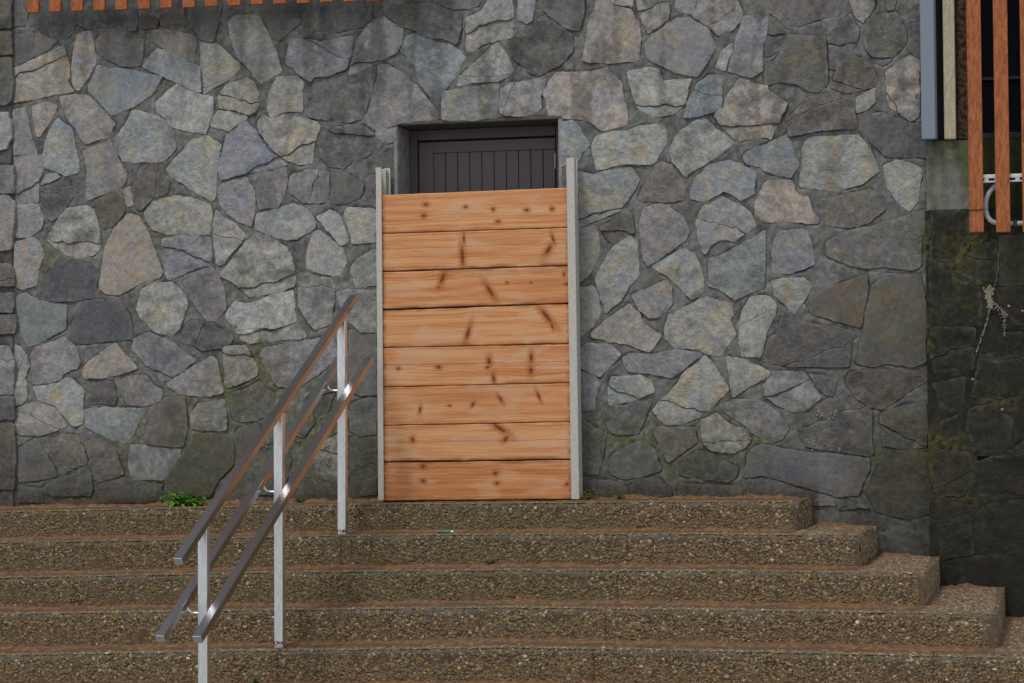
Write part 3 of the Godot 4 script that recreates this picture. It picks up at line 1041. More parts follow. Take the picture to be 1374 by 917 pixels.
	stone(wall, "B", "v", [-2.508, 1.901, -2.488, 1.845, -2.425, 1.821, -2.367, 1.793, -2.287, 1.817, -2.286, 1.862, -2.309, 1.969, -2.320, 2.044, -2.412, 2.124, -2.470, 2.050])
	stone(wall, "L", "m", [-2.235, 1.815, -2.242, 1.650, -2.116, 1.692, -2.013, 1.733, -1.995, 1.796, -2.024, 1.831, -2.069, 1.928, -2.102, 1.983, -2.263, 1.935])
	stone(wall, "G", "v", [-2.063, 1.918, -2.023, 1.863, -1.955, 1.856, -1.775, 1.855, -1.707, 1.926, -1.723, 2.021, -1.773, 2.086, -1.874, 2.127, -1.965, 2.149, -2.011, 2.064, -2.068, 1.992])
	stone(wall, "G", "v", [-1.761, 1.794, -1.674, 1.733, -1.574, 1.667, -1.496, 1.628, -1.474, 1.643, -1.462, 1.826, -1.462, 1.812, -1.438, 1.937, -1.527, 1.988, -1.605, 1.975, -1.696, 1.883, -1.764, 1.812])
	stone(wall, "L", "m", [-1.453, 1.810, -1.440, 1.743, -1.285, 1.778, -1.182, 1.787, -1.051, 1.814, -1.171, 1.896, -1.236, 2.003, -1.299, 2.052, -1.410, 1.983, -1.433, 1.895])
	stone(wall, "R", "m", [-1.940, 1.594, -1.912, 1.588, -1.889, 1.608, -1.844, 1.654, -1.753, 1.683, -1.747, 1.735, -1.775, 1.831, -1.865, 1.866, -1.922, 1.825, -1.956, 1.742])
	stone(wall, "T", "m", [-2.472, 1.759, -2.396, 1.790, -2.425, 1.810, -2.483, 1.807, -2.520, 1.752])
	stone(wall, "P", "c", [-2.516, 1.664, -2.479, 1.567, -2.450, 1.545, -2.392, 1.586, -2.334, 1.658, -2.247, 1.741, -2.321, 1.786, -2.472, 1.748, -2.524, 1.734])
	stone(wall, "N", "v", [-2.185, 1.590, -2.162, 1.536, -2.134, 1.493, -2.083, 1.508, -2.031, 1.549, -2.008, 1.596, -2.034, 1.715, -2.116, 1.684, -2.185, 1.654])
	stone(wall, "T", "m", [-1.997, 1.608, -1.963, 1.621, -1.979, 1.724, -2.019, 1.712])
	stone(wall, "Y", "c", [-2.456, 1.411, -2.382, 1.362, -2.301, 1.328, -2.198, 1.347, -2.158, 1.388, -2.163, 1.494, -2.196, 1.601, -2.253, 1.629, -2.299, 1.615, -2.357, 1.616, -2.427, 1.533, -2.491, 1.444])
	stone(wall, "O", "h", [-2.683, 1.294, -2.672, 1.176, -2.638, 1.159, -2.550, 1.184, -2.526, 1.290, -2.497, 1.354, -2.531, 1.429, -2.566, 1.454, -2.677, 1.433])
	stone(wall, "P", "m", [-2.533, 1.109, -2.418, 1.091, -2.303, 1.094, -2.188, 1.113, -2.176, 1.229, -2.221, 1.289, -2.301, 1.322, -2.405, 1.309, -2.504, 1.237, -2.545, 1.141])
	stone(wall, "O", "g", [-2.165, 1.155, -2.119, 1.128, -2.051, 1.121, -1.903, 1.187, -1.802, 1.216, -1.790, 1.242, -1.845, 1.391, -1.890, 1.497, -1.935, 1.557, -1.991, 1.569, -2.048, 1.523, -2.106, 1.440, -2.135, 1.387, -2.165, 1.176])
	stone(wall, "Y", "c", [-1.878, 1.518, -1.845, 1.480, -1.755, 1.451, -1.587, 1.442, -1.514, 1.440, -1.497, 1.549, -1.502, 1.607, -1.585, 1.636, -1.697, 1.665, -1.844, 1.633, -1.889, 1.576])
	stone(wall, "L", "c", [-1.789, 1.337, -1.779, 1.242, -1.757, 1.199, -1.678, 1.224, -1.577, 1.264, -1.496, 1.283, -1.500, 1.424, -1.565, 1.431, -1.699, 1.445, -1.789, 1.426])
	stone(wall, "L", "m", [-1.457, 1.621, -1.408, 1.557, -1.331, 1.503, -1.265, 1.480, -1.242, 1.594, -1.247, 1.678, -1.296, 1.752, -1.429, 1.725, -1.462, 1.695])
	stone(wall, "Y", "c", [-1.487, 1.382, -1.466, 1.268, -1.432, 1.276, -1.343, 1.378, -1.298, 1.434, -1.370, 1.504, -1.419, 1.526, -1.474, 1.580, -1.492, 1.507])
	stone(wall, "G", "c", [-1.444, 1.208, -1.367, 1.175, -1.279, 1.090, -1.248, 1.097, -1.100, 1.123, -1.018, 1.152, -1.017, 1.235, -1.033, 1.298, -1.065, 1.361, -1.163, 1.420, -1.229, 1.443, -1.238, 1.438, -1.299, 1.398, -1.399, 1.275, -1.455, 1.224])
	stone(wall, "G", "m", [-1.245, 1.469, -1.185, 1.442, -1.087, 1.405, -1.010, 1.403, -0.899, 1.460, -0.899, 1.506, -0.965, 1.581, -1.031, 1.603, -1.140, 1.565, -1.234, 1.552, -1.245, 1.500])
	stone(wall, "Y", "c", [-1.916, 0.992, -1.849, 0.917, -1.736, 0.884, -1.691, 0.925, -1.668, 0.988, -1.640, 1.061, -1.656, 1.113, -1.734, 1.183, -1.847, 1.180, -1.915, 1.150, -1.950, 1.035])
	stone(wall, "L", "m", [-1.623, 1.102, -1.579, 1.028, -1.524, 0.966, -1.457, 0.974, -1.418, 1.036, -1.417, 1.119, -1.455, 1.214, -1.499, 1.262, -1.600, 1.233, -1.667, 1.187])
	stone(wall, "W", "g", [-2.650, 0.938, -2.628, 0.873, -2.593, 0.836, -2.488, 0.882, -2.378, 0.934, -2.370, 0.936, -2.369, 1.069, -2.418, 1.080, -2.545, 1.104, -2.614, 1.143, -2.667, 1.133, -2.679, 1.080])
	stone(wall, "P", "g", [-2.333, 0.880, -2.304, 0.853, -2.098, 0.866, -1.973, 0.874, -1.973, 0.930, -1.984, 1.004, -2.040, 1.073, -2.120, 1.094, -2.257, 1.091, -2.303, 1.030, -2.338, 0.957])
	stone(wall, "L", "m", [-1.940, 0.790, -1.873, 0.705, -1.794, 0.636, -1.693, 0.682, -1.592, 0.754, -1.681, 0.807, -1.737, 0.855, -1.871, 0.910, -1.962, 0.874, -1.974, 0.822])
	stone(wall, "P", "c", [-1.686, 0.860, -1.625, 0.833, -1.536, 0.807, -1.414, 0.819, -1.369, 0.876, -1.413, 0.905, -1.535, 0.956, -1.624, 0.971, -1.669, 0.935])
	stone(wall, "Y", "c", [-1.401, 0.962, -1.347, 0.889, -1.292, 0.898, -1.206, 0.922, -1.167, 0.913, -1.069, 0.941, -1.009, 0.958, -1.019, 1.049, -1.029, 1.127, -1.144, 1.103, -1.221, 1.079, -1.301, 1.059, -1.367, 1.071, -1.418, 1.004])
	stone(wall, "Y", "c", [-1.341, 0.902, -1.334, 0.865, -1.281, 0.841, -1.234, 0.843, -1.048, 0.861, -0.960, 0.868, -0.955, 0.877, -1.003, 0.943, -1.157, 0.899, -1.203, 0.902])
	stone(wall, "L", "m", [-2.576, 0.734, -2.577, 0.633, -2.478, 0.632, -2.409, 0.652, -2.374, 0.689, -2.305, 0.715, -2.282, 0.752, -2.304, 0.826, -2.384, 0.891, -2.564, 0.830, -2.587, 0.787])
	stone(wall, "G", "c", [-2.687, 0.703, -2.682, 0.513, -2.632, 0.523, -2.604, 0.558, -2.617, 0.670, -2.593, 0.734, -2.611, 0.788, -2.645, 0.836, -2.686, 0.853])
	stone(wall, "O", "m", [-2.259, 0.661, -2.145, 0.660, -2.031, 0.680, -1.940, 0.711, -2.076, 0.855, -2.236, 0.751, -2.271, 0.704])
	stone(wall, "P", "m", [-2.078, 0.514, -2.064, 0.549, -2.091, 0.642, -2.214, 0.643, -2.225, 0.624, -2.243, 0.518])
	stone(wall, "L", "m", [-2.032, 0.559, -1.998, 0.508, -1.897, 0.502, -1.809, 0.528, -1.797, 0.588, -1.851, 0.620, -1.895, 0.668, -1.986, 0.669, -2.077, 0.633])
	stone(wall, "G", "v", [-2.537, 0.539, -2.433, 0.509, -2.376, 0.445, -2.330, 0.394, -2.272, 0.404, -2.266, 0.593, -2.328, 0.652, -2.368, 0.666, -2.420, 0.634, -2.573, 0.615])
	stone(wall, "T", "m", [-2.683, 0.361, -2.630, 0.345, -2.549, 0.342, -2.480, 0.355, -2.367, 0.392, -2.421, 0.488, -2.479, 0.529, -2.595, 0.526, -2.682, 0.490])
	stone(wall, "W", "m", [-2.255, 0.391, -2.193, 0.362, -2.102, 0.319, -2.022, 0.298, -1.965, 0.348, -1.925, 0.442, -1.902, 0.486, -2.146, 0.494, -2.261, 0.487])
	stone(wall, "R", "g", [-1.852, 0.473, -1.901, 0.348, -1.898, 0.295, -1.741, 0.276, -1.674, 0.282, -1.648, 0.378, -1.660, 0.554, -1.784, 0.544])
	stone(wall, "L", "m", [-1.694, 0.563, -1.515, 0.553, -1.438, 0.573, -1.470, 0.747, -1.503, 0.772, -1.682, 0.687, -1.770, 0.622])
	stone(wall, "T", "v", [-1.426, 0.616, -1.404, 0.597, -1.294, 0.636, -1.238, 0.666, -1.238, 0.708, -1.303, 0.828, -1.434, 0.825])
	stone(wall, "L", "s", [-1.628, 0.375, -1.561, 0.364, -1.419, 0.369, -1.417, 0.408, -1.427, 0.535, -1.583, 0.513, -1.628, 0.456])
	stone(wall, "D", "m", [-1.389, 0.439, -1.350, 0.413, -1.248, 0.418, -1.160, 0.448, -1.137, 0.562, -1.192, 0.593, -1.225, 0.630, -1.294, 0.600, -1.382, 0.569, -1.399, 0.512])
	stone(wall, "B", "g", [-2.001, 0.159, -1.978, 0.101, -1.809, 0.093, -1.776, 0.101, -1.702, 0.211, -1.690, 0.261, -1.876, 0.282, -1.988, 0.290, -1.994, 0.243])
	stone(wall, "R", "m", [-2.262, 0.275, -2.217, 0.180, -2.206, 0.095, -2.172, 0.083, -2.080, 0.106, -2.024, 0.127, -2.068, 0.222, -2.079, 0.306, -2.216, 0.359, -2.290, 0.349])
	stone(wall, "R", "s", [-2.460, 0.244, -2.412, 0.182, -2.331, 0.157, -2.245, 0.185, -2.268, 0.264, -2.307, 0.339, -2.399, 0.352, -2.463, 0.318])
	stone(wall, "R", "g", [-2.680, 0.137, -2.655, 0.081, -2.539, 0.092, -2.426, 0.113, -2.435, 0.138, -2.504, 0.254, -2.561, 0.327, -2.675, 0.265])
	stone(wall, "P", "m", [-2.505, 0.021, -2.424, -0.000, -2.229, 0.006, -2.215, 0.043, -2.219, 0.127, -2.263, 0.164, -2.412, 0.104, -2.510, 0.061])
	stone(wall, "M", "g", [-1.787, 0.096, -1.743, 0.023, -1.520, 0.002, -1.463, 0.096, -1.376, 0.179, -1.376, 0.304, -1.406, 0.338, -1.517, 0.349, -1.617, 0.334, -1.674, 0.242, -1.742, 0.148])
	stone(wall, "M", "g", [-1.358, 0.179, -1.296, 0.262, -1.238, 0.304, -1.226, 0.386, -1.251, 0.407, -1.362, 0.371])
	stone(wall, "M", "m", [-2.667, -0.033, -2.514, -0.032, -2.522, 0.042, -2.667, 0.061])
	stone(wall, "M", "m", [-2.195, -0.031, -1.805, -0.030, -1.798, 0.066, -1.911, 0.083, -2.024, 0.104, -2.200, 0.066])
	stone(wall, "L", "m", [-1.229, 0.770, -1.180, 0.697, -1.126, 0.605, -1.039, 0.592, -0.973, 0.612, -0.842, 0.703, -0.777, 0.764, -0.798, 0.868, -0.928, 0.854, -1.190, 0.816, -1.223, 0.791])
	stone(wall, "D", "g", [-0.718, 0.733, -0.714, 0.579, -0.650, 0.550, -0.556, 0.557, -0.561, 0.874, -0.711, 0.907])
	stone(wall, "D", "g", [-0.716, 0.363, -0.652, 0.334, -0.561, 0.344, -0.559, 0.531, -0.607, 0.539, -0.704, 0.507])
	stone(wall, "M", "m", [-0.708, 0.005, -0.564, 0.015, -0.561, 0.320, -0.711, 0.320])
	stone(wall, "M", "m", [-0.931, 0.428, -0.845, 0.451, -0.787, 0.579, -0.783, 0.667, -0.919, 0.575, -0.980, 0.488])
	stone(wall, "D", "m", [-0.974, 0.323, -0.912, 0.405, -0.942, 0.476, -1.052, 0.360])
	stone(wall, "G", "s", [-0.944, 0.200, -0.901, 0.160, -0.783, 0.102, -0.781, 0.338, -0.933, 0.261])
	stone(wall, "M", "s", [-0.967, 0.097, -1.000, -0.027, -0.784, -0.026, -0.783, 0.051, -0.902, 0.097])
	stone(wall, "M", "m", [-1.240, 0.014, -1.098, 0.014, -1.042, 0.200, -1.096, 0.303, -1.216, 0.262])
	stone(wall, "L", "m", [-1.233, 1.646, -1.217, 1.573, -1.107, 1.585, -1.068, 1.662, -1.053, 1.734, -1.067, 1.802, -1.205, 1.759, -1.238, 1.708])
	stone(wall, "L", "c", [-1.047, 1.713, -1.041, 1.661, -0.965, 1.601, -0.815, 1.600, -0.814, 1.762, -0.920, 1.781, -1.040, 1.754])
	stone(wall, "D", "g", [-0.809, 1.594, -0.727, 1.591, -0.641, 1.619, -0.618, 1.689, -0.725, 1.759, -0.810, 1.757])
	stone(wall, "Y", "m", [-0.847, 1.469, -0.793, 1.408, -0.756, 1.361, -0.707, 1.385, -0.733, 1.466, -0.760, 1.528, -0.814, 1.561, -0.895, 1.522])
	stone(wall, "Y", "m", [-0.733, 1.497, -0.696, 1.424, -0.691, 1.374, -0.555, 1.377, -0.553, 1.553, -0.577, 1.559, -0.716, 1.568, -0.738, 1.528])
	stone(wall, "Y", "m", [-0.955, 1.246, -0.860, 1.213, -0.763, 1.201, -0.719, 1.270, -0.750, 1.353, -0.874, 1.449, -0.912, 1.440, -0.951, 1.316])
	stone(wall, "T", "c", [-0.997, 1.038, -0.906, 0.905, -0.813, 0.942, -0.796, 1.045, -0.790, 1.148, -0.817, 1.190, -0.892, 1.196, -0.936, 1.216, -0.995, 1.222])
	stone(wall, "G", "m", [-0.687, 1.187, -0.677, 1.135, -0.554, 1.143, -0.552, 1.333, -0.579, 1.336, -0.665, 1.289, -0.703, 1.228])
	stone(wall, "G", "m", [-0.732, 0.982, -0.647, 0.893, -0.556, 0.892, -0.554, 1.117, -0.731, 1.121, -0.785, 1.106])
	stone(wall, "D", "m", [-0.606, 1.647, -0.585, 1.572, -0.555, 1.565, -0.554, 1.738, -0.605, 1.740])
	stone(wall, "D", "g", [-1.176, 2.605, -1.133, 2.509, -1.094, 2.495, -0.966, 2.594, -0.972, 2.782, -1.174, 2.793, -1.214, 2.649])
	stone(wall, "D", "m", [-0.881, 2.543, -0.773, 2.525, -0.611, 2.551, -0.567, 2.595, -0.561, 2.759, -0.901, 2.778, -0.951, 2.588])
	stone(wall, "L", "s", [-0.981, 2.304, -0.916, 2.262, -0.894, 2.287, -0.807, 2.288, -0.710, 2.323, -0.671, 2.476, -0.676, 2.502, -0.860, 2.475, -0.914, 2.490, -1.034, 2.499, -1.063, 2.370])
	stone(wall, "G", "m", [-0.613, 2.317, -0.548, 2.347, -0.430, 2.395, -0.403, 2.443, -0.397, 2.519, -0.503, 2.597, -0.568, 2.574, -0.649, 2.480, -0.699, 2.287])
	stone(wall, "D", "m", [-0.407, 2.541, -0.344, 2.522, -0.238, 2.466, -0.143, 2.453, -0.093, 2.425, -0.069, 2.498, -0.060, 2.579, -0.215, 2.649, -0.311, 2.659, -0.460, 2.646, -0.476, 2.590])
	stone(wall, "R", "m", [-0.184, 2.642, -0.110, 2.615, -0.026, 2.615, 0.030, 2.626, 0.038, 2.727, -0.204, 2.740])
	stone(wall, "T", "m", [-0.007, 2.380, 0.056, 2.421, 0.150, 2.439, 0.218, 2.451, 0.219, 2.585, 0.205, 2.718, 0.122, 2.722, 0.047, 2.594, -0.037, 2.568, -0.043, 2.385])
	stone(wall, "B", "m", [-0.366, 2.369, -0.324, 2.316, -0.304, 2.223, -0.246, 2.151, -0.188, 2.149, -0.114, 2.235, -0.046, 2.356, -0.112, 2.419, -0.228, 2.455, -0.323, 2.500, -0.376, 2.483, -0.409, 2.402])
	stone(wall, "G", "c", [-0.009, 2.217, 0.127, 2.216, 0.190, 2.242, 0.221, 2.271, 0.180, 2.364, 0.129, 2.425, 0.024, 2.341, -0.087, 2.244, -0.093, 2.199])
	stone(wall, "G", "h", [-0.179, 2.026, -0.011, 2.012, 0.123, 2.022, 0.135, 2.202, 0.085, 2.204, -0.009, 2.192, -0.156, 2.176, -0.178, 2.146])
	stone(wall, "L", "c", [0.144, 2.052, 0.167, 2.032, 0.242, 2.025, 0.335, 2.036, 0.369, 2.063, 0.367, 2.123, 0.392, 2.211, 0.286, 2.216, 0.194, 2.201, 0.147, 2.173])
	stone(wall, "Y", "v", [-1.145, 2.070, -1.081, 2.103, -0.966, 2.098, -0.962, 2.252, -0.992, 2.292, -1.112, 2.298, -1.151, 2.229, -1.171, 2.117])
	stone(wall, "D", "m", [-0.918, 2.065, -0.701, 2.031, -0.628, 2.043, -0.604, 2.092, -0.584, 2.194, -0.603, 2.244, -0.700, 2.232, -0.721, 2.280, -0.786, 2.273, -0.903, 2.247, -0.937, 2.085])
	stone(wall, "L", "m", [-0.541, 1.978, -0.402, 2.014, -0.213, 2.025, -0.202, 2.065, -0.315, 2.211, -0.399, 2.287, -0.484, 2.336, -0.527, 2.333, -0.572, 2.132, -0.612, 2.022])
	stone(wall, "Y", "c", [-1.214, 1.991, -1.138, 1.895, -1.051, 1.832, -0.985, 1.809, -0.914, 1.817, -0.897, 1.938, -0.866, 1.999, -0.880, 2.039, -1.070, 2.085, -1.147, 2.064, -1.200, 2.093, -1.227, 2.044])
	stone(wall, "D", "s", [-0.865, 1.846, -0.812, 1.792, -0.736, 1.785, -0.682, 1.819, -0.606, 1.842, -0.576, 1.864, -0.560, 1.954, -0.616, 2.008, -0.702, 2.016, -0.821, 1.997, -0.878, 1.917])
	stone(wall, "L", "m", [-0.544, 1.935, -0.499, 1.905, -0.440, 1.923, -0.439, 1.991, -0.549, 1.975])
	stone(wall, "D", "m", [-0.505, 1.759, -0.433, 1.757, -0.437, 1.882, -0.508, 1.850])
	stone(wall, "B", "m", [0.468, 1.747, 0.559, 1.776, 0.590, 1.823, 0.629, 1.857, 0.571, 1.954, 0.540, 1.993, 0.467, 1.988])
	stone(wall, "G", "h", [0.645, 1.791, 0.660, 1.727, 0.812, 1.752, 0.963, 1.747, 1.033, 1.847, 1.039, 1.906, 1.016, 1.955, 0.895, 1.950, 0.835, 1.927, 0.754, 1.925, 0.662, 1.903, 0.636, 1.851])
	stone(wall, "O", "c", [0.409, 2.013, 0.571, 1.999, 0.632, 1.982, 0.683, 1.932, 0.833, 1.956, 0.829, 2.024, 0.806, 2.115, 0.797, 2.185, 0.717, 2.267, 0.635, 2.245, 0.451, 2.249, 0.404, 2.202, 0.378, 2.143])
	stone(wall, "T", "m", [0.727, 2.285, 0.894, 2.291, 0.890, 2.321, 0.906, 2.410, 0.892, 2.501, 0.852, 2.563, 0.761, 2.587, 0.691, 2.692, 0.659, 2.573, 0.633, 2.534, 0.593, 2.300])
	stone(wall, "D", "c", [0.235, 2.321, 0.317, 2.249, 0.358, 2.237, 0.472, 2.290, 0.539, 2.357, 0.543, 2.443, 0.433, 2.522, 0.372, 2.550, 0.215, 2.444, 0.186, 2.404])
	stone(wall, "D", "m", [0.423, 2.545, 0.515, 2.479, 0.571, 2.464, 0.608, 2.555, 0.609, 2.696, 0.409, 2.707, 0.384, 2.587])
	stone(wall, "G", "m", [0.244, 2.538, 0.289, 2.518, 0.320, 2.530, 0.355, 2.710, 0.249, 2.715])
	stone(wall, "G", "m", [0.761, 2.595, 0.862, 2.580, 0.873, 2.682, 0.706, 2.691])
	stone(wall, "T", "c", [0.894, 2.551, 0.922, 2.479, 0.941, 2.430, 1.055, 2.504, 1.061, 2.542, 1.034, 2.673, 0.886, 2.681])
	stone(wall, "L", "m", [1.123, 2.541, 1.178, 2.513, 1.216, 2.663, 1.096, 2.669, 1.090, 2.560])
	stone(wall, "L", "c", [1.261, 2.454, 1.315, 2.402, 1.388, 2.428, 1.428, 2.474, 1.443, 2.512, 1.393, 2.653, 1.236, 2.662, 1.182, 2.506])
	stone(wall, "L", "g", [0.942, 2.299, 1.079, 2.225, 1.199, 2.190, 1.239, 2.245, 1.298, 2.342, 1.261, 2.442, 1.162, 2.505, 1.093, 2.503, 0.961, 2.417, 0.922, 2.379])
	stone(wall, "L", "m", [1.389, 2.327, 1.358, 2.217, 1.485, 2.177, 1.543, 2.212, 1.536, 2.281, 1.550, 2.349, 1.565, 2.427, 1.571, 2.486, 1.538, 2.498, 1.445, 2.493, 1.404, 2.381])
	stone(wall, "T", "m", [1.348, 2.219, 1.363, 2.279, 1.389, 2.325, 1.384, 2.362, 1.339, 2.335, 1.297, 2.238])
	stone(wall, "G", "v", [0.859, 2.103, 0.896, 2.028, 0.996, 1.994, 1.077, 2.004, 1.137, 2.061, 1.167, 2.184, 1.024, 2.177, 0.999, 2.234, 0.959, 2.256, 0.830, 2.239])
	stone(wall, "B", "m", [1.196, 1.986, 1.286, 2.003, 1.324, 2.034, 1.326, 2.195, 1.258, 2.198, 1.198, 2.156, 1.147, 2.061, 1.126, 1.982])
	stone(wall, "O", "c", [1.288, 1.986, 1.334, 1.915, 1.403, 1.855, 1.562, 1.865, 1.578, 1.853, 1.638, 1.972, 1.670, 2.039, 1.571, 2.100, 1.565, 2.132, 1.485, 2.148, 1.421, 2.176, 1.386, 2.130, 1.346, 2.072, 1.336, 2.025, 1.308, 2.034])
	stone(wall, "Y", "m", [1.062, 1.756, 1.093, 1.723, 1.136, 1.674, 1.143, 1.689, 1.293, 1.768, 1.386, 1.844, 1.275, 1.937, 1.236, 1.986, 1.101, 1.914, 1.045, 1.817])
	stone(wall, "R", "m", [0.891, 1.556, 0.961, 1.551, 1.061, 1.543, 1.119, 1.554, 1.135, 1.613, 1.103, 1.681, 1.059, 1.734, 1.014, 1.756, 0.973, 1.742, 0.932, 1.667, 0.876, 1.566])
	stone(wall, "B", "m", [1.452, 1.731, 1.519, 1.711, 1.576, 1.679, 1.678, 1.651, 1.715, 1.702, 1.720, 1.714, 1.685, 1.823, 1.659, 1.878, 1.561, 1.830, 1.461, 1.797, 1.431, 1.768])
	stone(wall, "B", "m", [1.161, 1.559, 1.231, 1.543, 1.330, 1.592, 1.370, 1.576, 1.419, 1.542, 1.491, 1.572, 1.497, 1.685, 1.421, 1.732, 1.352, 1.754, 1.253, 1.726, 1.177, 1.651, 1.157, 1.582])
	stone(wall, "G", "m", [0.563, 1.425, 0.667, 1.464, 0.779, 1.504, 0.830, 1.563, 0.890, 1.670, 0.842, 1.730, 0.711, 1.719, 0.649, 1.698, 0.566, 1.721])
	stone(wall, "N", "m", [0.707, 1.368, 0.747, 1.332, 0.788, 1.361, 0.857, 1.382, 0.850, 1.495, 0.789, 1.492, 0.728, 1.446, 0.669, 1.427])
	stone(wall, "G", "h", [0.560, 1.132, 0.613, 1.171, 0.663, 1.258, 0.674, 1.337, 0.650, 1.433, 0.563, 1.420])
	stone(wall, "G", "v", [0.673, 1.058, 0.702, 0.969, 0.784, 1.036, 0.825, 1.104, 0.879, 1.163, 0.876, 1.332, 0.838, 1.371, 0.749, 1.325, 0.685, 1.227, 0.647, 1.158])
	stone(wall, "L", "m", [0.903, 1.252, 0.927, 1.209, 1.018, 1.269, 1.129, 1.346, 1.152, 1.394, 1.110, 1.473, 1.001, 1.540, 0.913, 1.518, 0.887, 1.451])
	stone(wall, "L", "c", [1.208, 1.304, 1.229, 1.266, 1.268, 1.322, 1.327, 1.345, 1.386, 1.331, 1.494, 1.410, 1.467, 1.482, 1.389, 1.534, 1.320, 1.570, 1.222, 1.519, 1.182, 1.433])
	stone(wall, "G", "c", [1.027, 1.160, 1.086, 1.109, 1.155, 1.035, 1.213, 1.057, 1.224, 1.106, 1.214, 1.175, 1.178, 1.265, 1.118, 1.304, 1.068, 1.276, 0.949, 1.211])
	stone(wall, "W", "m", [1.247, 1.106, 1.334, 1.064, 1.383, 1.021, 1.432, 1.053, 1.534, 1.090, 1.545, 1.305, 1.542, 1.387, 1.485, 1.344, 1.386, 1.298, 1.316, 1.262, 1.249, 1.244])
	stone(wall, "L", "m", [0.876, 0.984, 0.934, 0.940, 0.984, 0.944, 1.053, 1.011, 1.054, 1.100, 1.027, 1.138, 0.906, 1.091, 0.837, 1.064])
	stone(wall, "G", "g", [0.561, 0.850, 0.620, 0.891, 0.670, 0.958, 0.670, 1.018, 0.663, 1.078, 0.633, 1.116, 0.562, 1.110])
	stone(wall, "T", "m", [0.627, 0.846, 0.822, 0.804, 0.937, 0.764, 0.996, 0.851, 0.991, 0.853, 0.904, 0.904, 0.884, 0.974, 0.824, 1.018, 0.722, 0.945, 0.622, 0.869])
	stone(wall, "Y", "c", [1.015, 0.841, 1.062, 0.782, 1.182, 0.781, 1.241, 0.746, 1.310, 0.740, 1.330, 0.779, 1.383, 0.845, 1.388, 0.847, 1.354, 0.917, 1.370, 0.956, 1.361, 1.005, 1.235, 1.045, 1.105, 0.990, 1.034, 0.952, 1.016, 0.902])
	stone(wall, "Y", "m", [1.402, 0.825, 1.414, 0.734, 1.507, 0.732, 1.520, 0.755, 1.546, 0.864, 1.589, 0.942, 1.595, 1.001, 1.558, 1.043, 1.539, 1.051, 1.463, 1.040, 1.421, 0.974, 1.403, 0.886])
	stone(wall, "R", "m", [1.615, 2.479, 1.663, 2.429, 1.683, 2.423, 1.800, 2.455, 1.911, 2.479, 1.909, 2.625, 1.549, 2.645, 1.552, 2.536])
	stone(wall, "D", "m", [1.573, 2.281, 1.652, 2.335, 1.675, 2.383, 1.605, 2.445, 1.557, 2.379, 1.552, 2.280])
	stone(wall, "D", "m", [1.562, 2.134, 1.630, 2.151, 1.708, 2.134, 1.776, 2.096, 1.824, 2.089, 1.876, 2.128, 1.867, 2.371, 1.682, 2.390, 1.603, 2.258, 1.555, 2.251, 1.547, 2.145])
	stone(wall, "D", "c", [1.884, 2.206, 1.913, 2.200, 1.981, 2.262, 2.020, 2.317, 2.038, 2.394, 1.993, 2.482, 1.878, 2.368])
	stone(wall, "T", "m", [2.015, 2.475, 2.058, 2.432, 2.070, 2.453, 2.117, 2.507, 2.115, 2.614, 1.968, 2.622])
	stone(wall, "D", "m", [2.178, 2.491, 2.212, 2.494, 2.237, 2.608, 2.151, 2.612])
	stone(wall, "D", "s", [2.068, 2.295, 2.106, 2.257, 2.201, 2.252, 2.271, 2.315, 2.277, 2.373, 2.223, 2.475, 2.128, 2.470, 2.077, 2.451, 2.059, 2.374])
	stone(wall, "D", "m", [2.307, 2.371, 2.285, 2.295, 2.315, 2.247, 2.342, 2.244, 2.345, 2.515, 2.296, 2.478])
	stone(wall, "N", "c", [1.979, 2.077, 2.027, 2.085, 2.111, 2.101, 2.126, 2.137, 2.096, 2.224, 2.010, 2.267, 1.924, 2.214, 1.884, 2.109])
	stone(wall, "T", "m", [2.018, 1.973, 2.054, 1.986, 2.110, 2.021, 2.113, 2.097, 2.017, 2.052])
	stone(wall, "T", "c", [2.181, 1.999, 2.207, 1.978, 2.292, 1.919, 2.333, 1.944, 2.337, 2.232, 2.287, 2.254, 2.220, 2.218, 2.171, 2.174, 2.172, 2.057])
	stone(wall, "D", "m", [2.155, 2.211, 2.201, 2.239, 2.117, 2.233])
	stone(wall, "R", "c", [1.668, 1.865, 1.695, 1.864, 1.812, 1.889, 2.022, 1.889, 1.997, 2.036, 1.892, 2.087, 1.785, 2.062, 1.736, 2.025, 1.664, 1.951])
	stone(wall, "P", "m", [2.069, 1.887, 2.081, 1.828, 2.156, 1.745, 2.363, 1.733, 2.378, 1.798, 2.339, 1.896, 2.216, 1.937, 2.140, 1.969, 2.094, 1.964])
	stone(wall, "G", "h", [1.739, 1.684, 1.724, 1.663, 1.726, 1.601, 1.895, 1.576, 2.040, 1.606, 2.125, 1.669, 2.125, 1.681, 2.090, 1.779, 2.061, 1.817, 2.024, 1.862, 1.765, 1.857, 1.740, 1.782])
	stone(wall, "G", "m", [2.155, 1.648, 2.173, 1.580, 2.212, 1.511, 2.276, 1.463, 2.322, 1.517, 2.338, 1.642, 2.343, 1.673, 2.289, 1.702, 2.213, 1.724, 2.148, 1.699])
	stone(wall, "D", "m", [1.856, 1.405, 1.969, 1.384, 2.075, 1.410, 2.165, 1.483, 2.142, 1.542, 2.078, 1.581, 1.856, 1.539, 1.819, 1.533])
	stone(wall, "O", "c", [1.527, 1.600, 1.494, 1.533, 1.488, 1.444, 1.535, 1.425, 1.631, 1.428, 1.814, 1.413, 1.828, 1.435, 1.787, 1.473, 1.764, 1.552, 1.699, 1.575, 1.682, 1.633, 1.566, 1.646, 1.538, 1.620])
	stone(wall, "L", "m", [1.577, 1.256, 1.581, 1.164, 1.676, 1.157, 1.792, 1.202, 1.779, 1.329, 1.747, 1.386, 1.679, 1.378, 1.611, 1.375, 1.588, 1.334])
